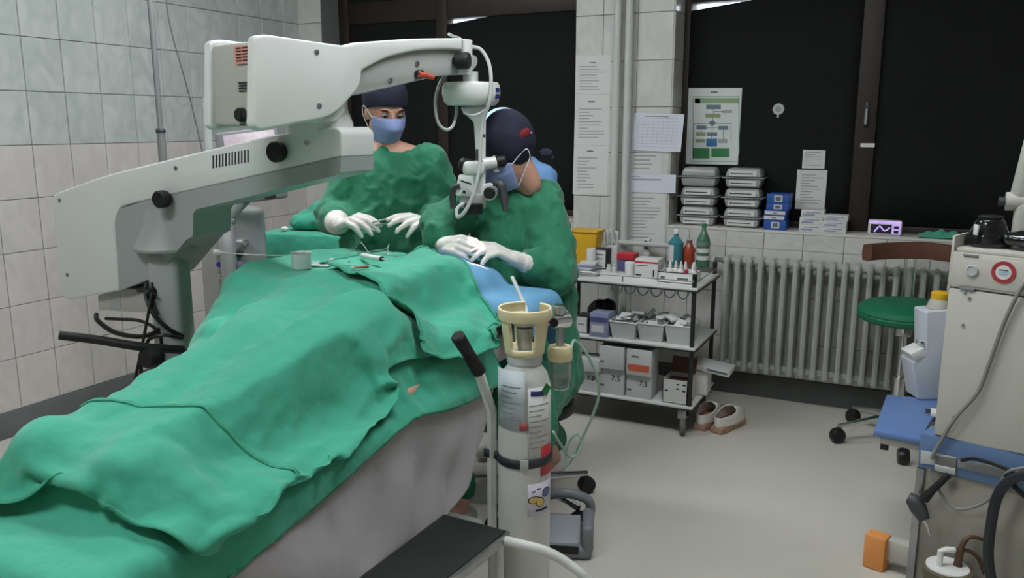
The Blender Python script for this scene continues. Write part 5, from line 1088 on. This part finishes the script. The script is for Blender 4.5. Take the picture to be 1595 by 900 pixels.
# irrigation unit standing on the shelf
pd = VP(1415,2.95,1490,2.95,560)
iu = thing('pump_unit','white pump unit with a yellow-capped bottle standing on the blue shelf','pump',tuple(V((*pd.at(1455,612).xy,z0))))
zb9 = z0+.001
o_ = [pd.at(x,y) for x,y in fillet([(1444,486,4),(1492,482,2),(1492,612,2),(1432,612,3),(1422,565,2),(1444,548,3)],3)]
zmin = min(p.z for p in o_); o_ = [V((p.x,p.y,p.z if p.z > zmin+.03 else zb9+(p.z-zmin))) for p in o_]
MB().prism(o_, -pd.n*.1,.006).build('housing', M('pale blue-grey enamel',(188,194,202),rough=.4,var=.02), iu, True, ang=40)
MB().prism([pd.at(x,y,.001) for x,y in fillet([(1418,552,2),(1440,541,3),(1444,556,3),(1428,566,2)],2)], -pd.n*.08,.004).build('spout', m_white, iu, True)
c = pd.at(1474,484)-pd.n*.05; MB().lathe([(.04,-.005),(.042,0),(.036,.02),(.028,.035)],c,22).build('bottle', m_mb, iu, True); MB().lathe([(.03,.034),(.03,.055),(.022,.06)],c,22).build('cap', m_yel, iu, True)
MB().lathe([(.017,0),(.019,.002),(.019,.004),(.013,.005)], pd.at(1473,556), 20, pd.n).build('emblem_ring', m_hose, iu, True)
MB().tube([pd.at(1446,536)-pd.n*.02,pd.at(1432,534)-pd.n*.02],.008,10).build('knob', m_chrome, iu, True)
# devices on top of the console
bz = ztop+.013
u0 = lambda u,b: V((xl.x,xl.y,0))+pm.a*u-n*b
c = u0(.062,.1); bd = thing('black_headset','glossy black rounded headset lying at the left on top of the console','headset',(c.x,c.y,bz))
m_gloss = M('glossy black plastic', (16,17,19), rough=.15, var=.1, coat=.5)
mb = MB(); mb.ball((0,0,.012),(.068,.06,.018)); mb.lathe([(.058,.0),(.056,.03),(.042,.06),(.036,.078),(.03,.08)],(-.004,0,.0),20); mesh_part('shell', shift(fuse(mb,.005,4),-V(bd.location)), m_gloss, bd)
MB().box((-.04,-.052,.05),(.004,.02,.03),.001,rz=.5).build('tag', m_card, bd); MB().lathe([(.031,.078),(.033,.084),(.028,.088)],(-.004,0,0),20).build('rim', m_rub, bd)
c = u0(.185,.1); bd = thing('black_headset','second glossy black headset at the right edge of the console top','headset',(c.x,c.y,bz))
mb = MB(); mb.ball((0,0,.03),(.08,.055,.03)); mb.ball((.03,0,.05),(.05,.045,.035)); mb.ball((-.06,-.01,.03),(.03,.025,.02)); mesh_part('shell', shift(fuse(mb,.006,4),-V(bd.location)), m_gloss, bd)
c = u0(.10,.31); gd = thing('grey_meter','tall grey meter with green lights standing behind the black headsets','meter',(c.x,c.y,bz))
MB().box((0,0,.06),(.09,.06,.12),.02,seg=3).build('foot', m_mb, gd); MB().box((.005,0,.22),(.11,.05,.22),.025,seg=3,rot=Matrix.Rotation(.12,3,'Y')).build('head', m_mb, gd)
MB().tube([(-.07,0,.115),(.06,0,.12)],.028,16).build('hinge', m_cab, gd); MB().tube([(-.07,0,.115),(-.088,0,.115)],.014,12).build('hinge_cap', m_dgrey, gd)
m_led = M('green light', (110,230,150), rough=.3, var=0, emit=.8)
for i in range(5): MB().box((-.02,-.03,.2+i*.02),(.02,.006,.007),.001,rot=Matrix.Rotation(-.4,3,'Y')).build('indicator', m_led, gd)
# floor items at the bottom right
p = onZ(1362,893,0); t = thing('footrest','orange and beige footrest on the floor left of the console','footrest',(p.x,p.y+.05,0))
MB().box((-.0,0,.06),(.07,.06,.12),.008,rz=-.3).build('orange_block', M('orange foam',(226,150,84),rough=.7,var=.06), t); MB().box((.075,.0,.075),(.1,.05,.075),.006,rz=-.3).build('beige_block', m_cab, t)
p = onZ(1318,925,0); t = thing('foot_switch','flat grey foot switch on the floor in front of the orange footrest','pedal',(p.x,p.y-.05,0))
MB().box((0,0,.018),(.1,.14,.036),.01,rz=-.3,seg=3).build('base', m_grey, t); MB().box((0,-.02,.04),(.06,.08,.012),.004,rz=-.3).build('plate', m_steel, t)
# ================================================================ oxygen cylinder on its cart
oc0 = onY(817,600,1.9); ox, oy, orr = oc0.x, oc0.y, .0705
zo = lambda y: onY(817,y,oy).z
oxy = thing('oxygen_cylinder','white oxygen cylinder with a cream valve guard and paper labels','cylinder',(ox,oy,0))
m_oxy = M('white cylinder paint', (206,207,202), rough=.38, var=.04, vs=9)
zs_ = zo(612); zn = zo(566)
MB().lathe([(.05,.012),(orr-.004,.015),(orr,.03),(orr,zs_),(orr*.97,zs_+(zn-zs_)*.35),(orr*.85,zs_+(zn-zs_)*.72),(orr*.6,zn),(.034,zn+.012),(.034,zn+.03)],(ox,oy,0),48).build('tank', m_oxy, oxy, True)
MB().lathe([(.045,zn+.004),(.047,zn+.008),(.047,zn+.03),(.045,zn+.034)],(ox,oy,0),32).build('neck_ring', m_milk, oxy, True)
toc = V((-ox,-oy,0)).normalized(); th0 = math.atan2(toc.y,toc.x)
def patch(x0,x1,y0,y1,name,mat,e=.0015,ns=10,slant=0,par=None):     # label wrapped on the tank, given in pixels
    th_ = lambda x: th0+math.asin(max(-.98,min(.98,(x-817)/41.5)))
    P = []
    for zz_ in (zo(y1),zo(y0)): P.append([(ox+(orr+e)*math.cos(th_(x0+(x1-x0)*i/ns)), oy+(orr+e)*math.sin(th_(x0+(x1-x0)*i/ns)), zz_+slant*i/ns) for i in range(ns+1)])
    return MB().grid(P).build(name, mat, par or oxy, True, ang=180, solid=.0006)
m_sleeve = M('clear document sleeve', (196,206,212), rough=.4, var=.04)
ds_ = patch(778,818,566,656,'document_sleeve',m_sleeve,.0035); ls_ = patch(822,856,592,702,'label_sheet',m_card,.002)
for i in range(9): patch(824,852-(i%3)*5,618+i*8,619.6+i*8,'label_text',m_tline,.0028,6,par=ls_)
for i in range(7): patch(784,812-(i%3)*6,590+i*8,592+i*8,'sleeve_text',M('pale print',(150,164,176)),.0045,6,par=ds_)
patch(826,846,596,604,'label_bar',m_navy,.0028,6,-.004,ls_)
def dia(x,y,sx,sy,name,mat,e=.003):
    th_ = lambda q_: th0+math.asin(max(-.98,min(.98,(q_-817)/41.5))); MB().prism([V((ox+(orr+e)*math.cos(th_(x+a_)),oy+(orr+e)*math.sin(th_(x+a_)),zo(y+b_))) for a_,b_ in ((-sx,0),(0,-sy),(sx,0),(0,sy))],toc*.001).build(name,mat,oxy,True)
dia(848,597,7,10,'hazard_diamond',M('hazard green',(40,120,70),rough=.5),.005)
patch(842,856,683,728,'red_bar',M('red tape',(178,48,52),rough=.5),.003,5); patch(810,822,643,656,'red_mark',M('dull red print',(170,90,90)),.004,4)
ps_ = patch(822,857,737,786,'picture_sticker',M('lilac white sticker',(204,198,210),rough=.5),.002,8)
m_ylp = M('yellow print',(214,184,104),rough=.5,var=0); m_blp = M('grey blue print',(96,112,146),rough=.5,var=0)
for x0_,x1_,y0_,y1_,mm in ((824,840,757,766,m_ylp),(836,846,760,772,m_ylp),(845,854,748,760,m_blp)):      # butterfly-like mark: wings with dark rim
    cx_,cy_,ax,ay = (x0_+x1_)/2,(y0_+y1_)/2,(x1_-x0_)/2,(y1_-y0_)/2; th_ = lambda q_: th0+math.asin(max(-.98,min(.98,(q_-817)/41.5)))
    for sc_,m2,e in ((1.25,m_ink2,.0028),(1,mm,.0034)): MB().prism([V((ox+(orr+e)*math.cos(th_(cx_+ax*sc_*math.cos(k*.524))),oy+(orr+e)*math.sin(th_(cx_+ax*sc_*math.cos(k*.524))),zo(cy_+ay*sc_*math.sin(k*.524)))) for k in range(12)],toc*.0004).build('sticker_mark',m2,ps_,True)
patch(834,852,777,780,'sticker_text',m_ink2,.0028,5,par=ps_); patch(828,834,748,750,'sticker_tick',m_ink2,.0028,2,par=ps_); patch(836,842,745,747,'sticker_tick',m_ink2,.0028,2,par=ps_)
# valve guard
m_cream = M('cream plastic', (226,214,172), rough=.45, var=.03)
gz0, gz1 = zo(549), zo(478); H_ = gz1-gz0; NT = 60
Gd = MB(); ring = []
prof = [(.046,0),(.049,.02),(.05,.14),(.0515,.22),(.056,.5),(.0605,.76),(.067,.78),(.0685,.84),(.0675,.97),(.066,1.0)]
P = np.array([[(ox+r*math.cos(2*math.pi*k/NT),oy+r*math.sin(2*math.pi*k/NT),gz0+H_*z) for k in range(NT+1)] for r,z in prof])
Gd.grid(P); nx = NT+1; keep = []
for f in Gd.f:
    j, i = f[0]//nx, f[0]%nx; a = (2*math.pi*i/NT-th0+math.pi)%(2*math.pi)-math.pi
    win = 2 <= j < 5 and (-.75 < a < .42 or 1.6 < a < 2.6 or -2.7 < a < -1.6); notch = j >= 5 and -2.75 < a < -2.2 and False
    gap = j >= 2 and 2.45 < a < 3.1
    if not (win or gap): keep.append(f)
Gd.f = keep; Gd.build('valve_guard', m_cream, oxy, True, ang=50, solid=.006)
MB().lathe([(.016,zn+.03),(.02,gz0+H_*.2),(.022,gz0+H_*.55),(.018,gz0+H_*.56),(.03,gz0+H_*.62),(.032,gz0+H_*.7),(.012,gz0+H_*.72)],(ox,oy,0),20).build('valve', m_steel, oxy, True)
# regulator and humidifier
vz = gz0+H_*.62; RTv = V(rt); rg0 = V((ox,oy,vz)); dirr = (RTv*.86+V(fw)*.4); dirr.z = 0; dirr.normalize()
MB().tube([rg0+dirr*.01,rg0+dirr*.12],.009,10).build('regulator_stem', m_chrome, oxy, True)
MB().lathe([(.014,-.02),(.02,-.016),(.02,.03),(.014,.034)], rg0+dirr*.1, 18, axis=dirr).build('regulator', m_chrome, oxy, True)
MB().lathe([(.018,0),(.018,.02),(.015,.024)], rg0+dirr*.1+V((0,0,.02)), 18, axis=(0,0,1)).build('flow_knob', m_chrome, oxy, True)
MB().lathe([(.012,-.02),(.012,.0)], rg0+dirr*.085-V(toc)*-.02, 12, axis=toc).build('gauge_plug', m_black, oxy, True)
hb = rg0+dirr*.105; hz = lambda y: onY(867,y,hb.y).z
MB().lathe([(.01,hz(540)),(.013,vz-.05),(.01,vz-.015)],(hb.x,hb.y,0),14).build('humidifier_stem', m_steel, oxy, True)
MB().lathe([(.03,hz(560)),(.0335,hz(557)),(.0335,hz(543)),(.03,hz(538)),(.012,hz(537))],(hb.x,hb.y,0),28).build('humidifier_cap', m_cream, oxy, True)
hj = MB().lathe([(.022,hz(604)),(.026,hz(602)),(.03,hz(580)),(.031,hz(560)),(.029,hz(560)),(.024,hz(600))],(hb.x,hb.y,0),28).build('humidifier_jar', m_clear, oxy, True)
MB().lathe([(.0225,hz(601)),(.0255,hz(585))],(hb.x,hb.y,0),24).build('humidifier_water', M('water',(190,214,206),rough=.05,var=0,trans=.9,ior=1.2), hj, True)
tg = lambda x,y,t_: D(x,y,t_)
m_gtube = M('clear green tubing', (176,204,186), rough=.3, var=0, trans=.3)
single('oxygen_tube', MB().tube([hb+V((.03,0,hz(545)-vz)),D(895,530,2.36),D(912,548,2.38),D(928,580,2.4),D(933,612,2.42),D(924,645,2.45),D(908,680,2.5),D(893,712,2.6),D(880,725,2.62),D(885,690,2.6),D(900,675,2.58),D(905,695,2.58),D(890,712,2.56),D(872,690,2.5),D(862,672,2.46)],.0042,8,6), m_gtube, 'thin clear green oxygen tube looping down from the humidifier', 'tube')
# cart: square tube with angled handle, strap, base and wheels
ct = thing('cylinder_cart','white cylinder cart with a black hand grip and a dark strap','cart',(ox-.08,oy-.02,0))
hA = onY(766,640,oy-.04); bx_ = V((hA.x,oy-.04,0)); Hh = D(745,576,2.1); He = D(712,522,2.02)
MB().tube([(bx_.x,bx_.y,.05),(bx_.x,bx_.y,hA.z),tuple(Hh)],.0135,6,0).build('frame_tube', m_white, ct, True)
MB().tube([Hh.lerp(He,-.05),Hh.lerp(He,.05),Hh.lerp(He,.48),Hh.lerp(He,.5),Hh.lerp(He,.52),Hh.lerp(He,.97),He],[.018,.019,.016,.0145,.016,.018,.014],14).build('grip', m_rub, ct, True)
zst = zo(703); NS = 40; sp = []
for dz in (-.0115,.0115): sp.append([(ox+(orr+.004)*math.cos(th0-2.4+k/NS*4.0)*1.0, oy+(orr+.004)*math.sin(th0-2.4+k/NS*4.0), zst+dz-.008*math.sin(k/NS*3.1)) for k in range(NS+1)])
sp2 = [[(bx_.x-.016,bx_.y-.0165,z_) ,*r_[10:]] for r_,z_ in zip(sp,(zst-.01,zst+.013))]
MB().grid(np.array(sp2)).build('strap', M('dark strap',(42,48,56),rough=.6), ct, True, ang=180, solid=.003)
a_ = th0-.0; MB().box((ox+(orr+.006)*math.cos(a_+.0),oy+(orr+.006)*math.sin(a_),zst-.008),(.004,.022,.028),.001,rz=a_).build('strap_buckle', m_hose, ct, True)
MB().bx(ox-.1,ox+.1,oy-.09,oy+.09,.0,.012,.004).build('base_plate', m_white, ct, True)
for s_ in (-1,1): MB().lathe([(.01,-.015),(.05,-.013),(.05,.013),(.01,.015)],(ox+s_*.12,oy+.06,.05),20,axis=(1,0,0)).build('wheel', m_black, ct, True)
# ================================================================ step stool
zS = .43; A = onZ(690,806,zS); B = onZ(795,832,zS); yy0 = 1.18
A = V((-1.10,1.80,zS)); B = V((-.893,1.792,zS))
sp_ = thing('step_stool','low step stool with a black ribbed top beside the table','step',((A.x+B.x)/2,1.5,0))
L0 = V((A.x-.02,yy0,zS)); R0 = V((B.x-.045,yy0,zS))
MB().prism([A,B,R0,L0],(0,0,-.028),.003).build('frame', m_steel, sp_, True)
ins_ = [A+V((.008,-.008,0)),B+V((-.008,-.008,0)),R0+V((-.008,.008,0)),L0+V((.008,.008,0))]
MB().prism([p+V((0,0,.003)) for p in ins_],(0,0,-.006)).build('rubber_top', M('black ribbed rubber',(30,31,31),rough=.55,var=.15,vs=4), sp_, True)
for p_,dx in ((A,.02),(B,-.02),(R0,-.02),(L0,.02)): MB().tube([p_+V((dx,-.02 if p_ in (A,B) else .02,-.028)),p_+V((dx,-.02 if p_ in (A,B) else .02,-zS+.005))],.011,10).build('leg', m_white, sp_, True)
MB().tube([B+V((-.004,-.02,-.018)),onZ(822,850,.425),onZ(850,858,.415),onZ(880,874,.39),onZ(912,900,.35),onZ(935,930,.27),onZ(948,965,.15),V((*onZ(948,965,.15).xy,.01))],.0125,12,6).build('side_tube', m_white, sp_, True)
# ================================================================ grey foot pedal under the cylinder
p = onZ(882,856,0); fp = thing('foot_pedal','grey twin foot pedal with a hooped guard on the floor behind the cylinder','pedal',(p.x-.03,p.y+.05,0),YAW-.1)
m_ped = M('blue-grey plastic', (120,125,130), rough=.45, var=.04)
MB().box((0,0,.025),(.2,.26,.05),.018,seg=3).build('base', m_ped, fp); MB().box((.085,-.05,.075),(.04,.16,.1),.015,seg=3).build('side_cheek', m_ped, fp); MB().box((-.085,-.05,.075),(.04,.16,.1),.015,seg=3).build('side_cheek', m_ped, fp)
MB().tube([(-.09,.1,.05),(-.085,.09,.12),(0,.08,.15),(.085,.09,.12),(.09,.1,.05)],.018,12,6).build('guard_hoop', m_ped, fp)
MB().box((0,-.03,.06),(.12,.15,.02),.006,rot=Matrix.Rotation(.25,3,'X')).build('treadle', M('light blue-grey plastic',(150,155,160),rough=.4), fp); MB().box((0,-.132,.04),(.11,.008,.03),.003).build('front_slot', m_black, fp)
# ================================================================ machine with monitor behind the microscope column
pb_ = D(352,400,3.5); ph = thing('phaco_machine','grey metal surgical machine with a tilted screen behind the microscope column','machine',(pb_.x,pb_.y,0))
zP = D(352,322,3.5).z; m_gm = M('grey metallic paint', (176,178,178), rough=.3, metal=.4, var=.05)
MB().box((pb_.x-.015,pb_.y+.06,(zP+.06)/2),(.22,.22,zP-.06),.03,rz=YAW+.7,seg=4).build('cabinet', m_gm, ph, True)
MB().box((pb_.x-.015,pb_.y+.06,.045),(.3,.3,.05),.015,rz=YAW+.7).build('base', m_dgrey, ph, True)
e = D(356,400,3.42); MB().lathe([(.034,.08),(.034,zP-.02),(.02,zP)],(e.x,e.y,0),20).build('front_column', m_gm, ph, True)
for x,y,mm,r in ((363,345,m_steel,.011),(383,378,m_chrome,.012),(340,374,m_chrome,.011),(341,412,M('blue plug',(50,70,170),rough=.4),.011),(343,430,m_chrome,.01),(373,395,m_black,.016),(374,412,m_lav,.014)):
    tt = 3.385 if 350 < x < 372 else 3.43; MB().lathe([(r,-.03),(r,.01),(r*.6,.014)], D(x,y,tt), 16, axis=CAMD(D(x,y,tt))).build('socket', mm, ph, True)
MB().tube([D(341,393,3.38),D(346,393,3.36),D(380,396,3.3),D(440,398,3.2),D(470,396,2.9)],.0022,6,5).build('tubing', m_milk, ph, True); MB().lathe([(.012,-.02),(.012,.02)],D(341,393,3.4),14,axis=RT).build('plug', m_wplas, ph, True)
# screen
Rm = Matrix.Rotation(YAW+.05,3,'Z') @ Matrix.Rotation(-.12,3,'Y') @ Matrix.Rotation(-.1,3,'X'); cM = D(392,258,3.36)
mon = MB().box(tuple(cM),(.25,.035,.29),.012,rot=Rm,seg=3).build('monitor', m_grey, ph, True)
m_scr = M('pinkish screen', (192,176,186), rough=.25, var=.12, vs=60, emit=.25)
MB().box(tuple(cM+Rm@V((.012,-.018,.005))),(.205,.003,.25),.001,rot=Rm).build('screen', m_scr, mon, True)
MB().box(tuple(cM+Rm@V((.06,-.019,-.134))),(.045,.003,.012),.001,rot=Rm).build('monitor_mark', m_black, mon, True)
MB().tube([(e.x,e.y,zP-.03),tuple(cM+Rm@V((-.05,.02,-.12)))],.03,12).build('monitor_neck', m_gm, ph, True)
pp = D(326,250,3.62); MB().tube([(pp.x,pp.y,zP-.05),(pp.x,pp.y,D(326,180,3.62).z)],.02,12).tube([(pp.x,pp.y,D(326,180,3.62).z),(pp.x,pp.y,D(322,152,3.62).z)],.012,10).build('infusion_post', m_milk, ph, True)
MB().tube([(pp.x,pp.y,D(322,158,3.62).z),tuple(D(318,158,3.6)),tuple(D(317,166,3.58)),tuple(D(321,168,3.58))],.006,8,4).build('hook', m_wplas, ph, True)
# ================================================================ telescopic pole and wall cable
q0 = D(252,225,3.75); ip = thing('infusion_pole','grey telescopic pole standing in front of the left tiled wall','pole',(q0.x,q0.y,0))
zj_ = D(250,203,3.75).z
MB().tube([(q0.x,q0.y,.05),(q0.x,q0.y,zj_)],.0185,14).build('lower_tube', m_grey, ip, True); MB().tube([(q0.x,q0.y,zj_),(q0.x,q0.y,2.6)],.0125,12).build('upper_tube', m_grey, ip, True)
MB().lathe([(.02,-.012),(.022,0),(.018,.008)],(q0.x,q0.y,zj_),14).build('collar', m_dgrey, ip, True)
for k in range(4): MB().tube([(q0.x,q0.y,.06),(q0.x+.2*math.cos(k*1.57+.4),q0.y+.2*math.sin(k*1.57+.4),.018)],[.014,.01],8).build('foot', m_dgrey, ip, True)
for s_ in (-1,1): MB().tube([(q0.x,q0.y,2.58),(q0.x+s_*.06,q0.y,2.6),(q0.x+s_*.08,q0.y,2.63)],.006,8,3).build('hook', m_steel, ip, True)
wc = lambda x,y: onX(x,y,LX+.008)
single('wall_cable', MB().tube([wc(256,-60),wc(260,10),wc(270,60),wc(290,130),wc(305,190),wc(316,240)],.003,6,5), m_grey, 'thin grey cable hanging diagonally down the left tiled wall', 'cable')
# ================================================================ green draped table behind the nurse
gA_ = D(402,362,3.75); gz_ = gA_.z
gt = thing('draped_table','small table covered with a green cloth behind the standing nurse','table',(gA_.x+.3,gA_.y+.3,0))
W2, D2 = .62, .42
ux, uy = V((math.cos(.15),math.sin(.15),0)), V((-math.sin(.15),math.cos(.15),0)); O = V((gA_.x,gA_.y,0))
per = []; NP = 120
for k in range(NP+1):
    s_ = k/NP*2*(W2+D2)
    q_ = (s_,0,0,-1) if s_ < W2 else ((W2,s_-W2,1,0) if s_ < W2+D2 else ((W2-(s_-W2-D2),D2,0,1) if s_ < 2*W2+D2 else (0,max(0,D2-(s_-2*W2-D2)),-1,0))); per.append(q_)
P = []
for z_,sp_2 in ((gz_,0),(gz_-.008,.006),(gz_-.06,.012),(gz_-.2,.02),(gz_-.4,.03)):
    P.append([tuple(O+ux*(x+nx_*(sp_2+.01*sp_2*50*math.sin(k*.55)*.5))+uy*(y+ny_*(sp_2+.01*sp_2*50*math.sin(k*.55)*.5))+V((0,0,z_))) for k,(x,y,nx_,ny_) in enumerate(per)])
mb = MB().grid(np.array(P)); o0 = len(mb.v); mb.f.append(list(range(NP)))
mb.build('cloth', m_green, gt, True, ang=60)
for x,y in ((.03,.03),(W2-.03,.03),(.03,D2-.03),(W2-.03,D2-.03)): a = O+ux*x+uy*y; MB().tube([(a.x,a.y,0),(a.x,a.y,gz_-.01)],.014,10).build('leg', m_chrome, gt, True)
mb = MB(); c = D(472,342,3.95); 
for dx,dy,dz,rx,ry,rz in ((0,0,.04,.14,.1,.06),(-.08,-.02,.03,.09,.08,.05),(.08,.02,.05,.1,.09,.07),(.0,.0,.09,.08,.06,.05),(.13,0,.03,.08,.08,.05)): mb.ball(O+ux*(.24+dx)+uy*(.2+dy)+V((0,0,gz_+dz)),(rx,ry,rz))
me = wrinkle(fuse(mb,.011,5),.012,22,41); gb_ = thing('cloth_bundle','crumpled green cloth bundle lying on the draped table behind the nurse','cloth',tuple(O+ux*.24+uy*.2+V((0,0,gz_+.001))))
n_ = len(me.vertices); av = np.empty(n_*3); me.vertices.foreach_get('co',av); av = av.reshape(-1,3); av[:,2] = np.maximum(av[:,2],gz_+.002); me.vertices.foreach_set('co',av.ravel()); mesh_part('cloth', me, m_green, gb_)
t = thing('cotton_swab','small white swab on the left front edge of the draped table','swab',tuple(O+ux*.1+uy*.06+V((0,0,gz_+.001)))); MB().ball((0,0,.012),(.018,.014,.012)).build('swab', m_wplas, t)
# ================================================================ instruments on the tray
TZh = heightmap(gC,gA,gD)
def tz(p): return float(TZh(np.array([p.x]),np.array([p.y]))[0])
def on_tray(px,py):
    z = 1.01
    for _ in range(4): p = onZ(px,py,z); z = max(tz(p), .9)
    return V((p.x,p.y,z+.002))
m_frost = M('frosted plastic',(222,230,228),rough=.3,var=.02,trans=.25)
p = on_tray(469,405); t = thing('plastic_cup','small clear plastic cup on the draped instrument tray','cup',tuple(p))
MB().lathe([(.0,.002),(.028,.0),(.03,.004),(.032,.05),(.034,.052),(.031,.05),(.028,.006),(0,.004)],n=28,cap=False).build('cup', m_frost, t); MB().lathe([(.0,.005),(.027,.006),(.0285,.025),(0,.026)],n=24,cap=False).build('saline', M('cloudy saline',(214,226,222),rough=.1,var=0,trans=.6), t)
p = on_tray(498,407); t = thing('plastic_tray','flat clear plastic tray beside the cup on the green drape','tray',tuple(p),.2); MB().bx(-.045,.045,-.03,.03,0,.003,.001).tube([(-.045,-.03,.004),(.045,-.03,.004),(.045,.03,.004),(-.045,.03,.004),(-.045,-.03,.004)],.0025,6).build('tray', m_frost, t)
p = on_tray(516,399); t = thing('small_dome','tiny clear dome cap on the instrument tray','cap',tuple(p)); MB().lathe([(.014,0),(.013,.008),(.007,.016),(.0,.018)],n=16).build('dome', m_frost, t)
a, b = on_tray(565,411)+V((0,0,.006)), on_tray(594,414)+V((0,0,.006)); a.z = b.z = max(a.z,b.z); t = thing('syringe','white syringe with a black plunger lying on the instrument tray','syringe',tuple((a+b)/2))
MB().tube([a,b],.0078,14).build('barrel', m_wplas, t, True); d_ = (b-a).normalized(); MB().tube([b,b+d_*.006],.008,14).build('plunger', m_black, t, True); MB().tube([b+d_*.006,b+d_*.035],.003,8).build('plunger_rod', m_milk, t, True)
MB().tube([a-d_*.012,a],[.002,.005],8).build('nozzle', m_milk, t, True)
a, b = on_tray(547,423)+V((0,0,.005)), on_tray(574,421)+V((0,0,.005)); a.z = b.z = max(a.z,b.z); t = thing('scalpel','short scalpel with a reddish handle at the front of the tray','scalpel',tuple((a+b)/2))
MB().tube([a.lerp(b,.15),b],[.003,.0045],8).build('handle', M('dull red plastic',(168,88,72),rough=.5), t, True); MB().tube([a,a.lerp(b,.15)],[.004,.0035],8).build('head', m_milk, t, True)
for i,(x0_,y0_,x1_,y1_,lab) in enumerate(((508,410,532,414,'steel forceps lying near the cup on the instrument tray'),(520,416,546,415,'second steel forceps lying in front of the first on the tray'),(498,407,520,412,'short steel probe beside the clear tray'))):
    a, b = on_tray(x0_,y0_)+V((0,0,.003)), on_tray(x1_,y1_)+V((0,0,.003)); t = thing('tray_instrument',lab,'instrument',tuple((a+b)/2)); MB().tube([a,a.lerp(b,.6),b],[.0025,.0035,.001],8).build('shaft', m_steel, t, True); MB().tube([a.lerp(b,.2),a.lerp(b,.5)],.0042,8).build('grip', m_dgrey, t, True)
pts = [(540,398),(552,388),(560,377),(568,384),(575,394),(590,397),(605,394),(594,402),(570,402),(556,396),(580,391),(600,388),(606,380),(604,396),(625,398),(612,405),(585,404),(560,400)]
Pt = []
for i,(x,y) in enumerate(pts): q_ = onY(x,y,2.28+.06*math.sin(i*1.3)); Pt.append(V((q_.x,q_.y,max(q_.z,tz(q_)+.004))))
single('irrigation_tubing', MB().tube(Pt,.0015,6,5), M('clear tubing',(196,208,203),rough=.2,var=0,trans=.4), 'tangle of thin clear tubing at the back of the instrument tray', 'tube', ang=180)
# white tube under the blue drape
single('breathing_tube', MB().tube([D(798,432,2.62),D(806,450,2.52),D(818,478,2.36),D(824,505,2.26),V((ox,oy,gz0+H_*.72))],.006,8,5), m_milk, 'milky tube running from the blue drape down to the oxygen cylinder', 'tube')
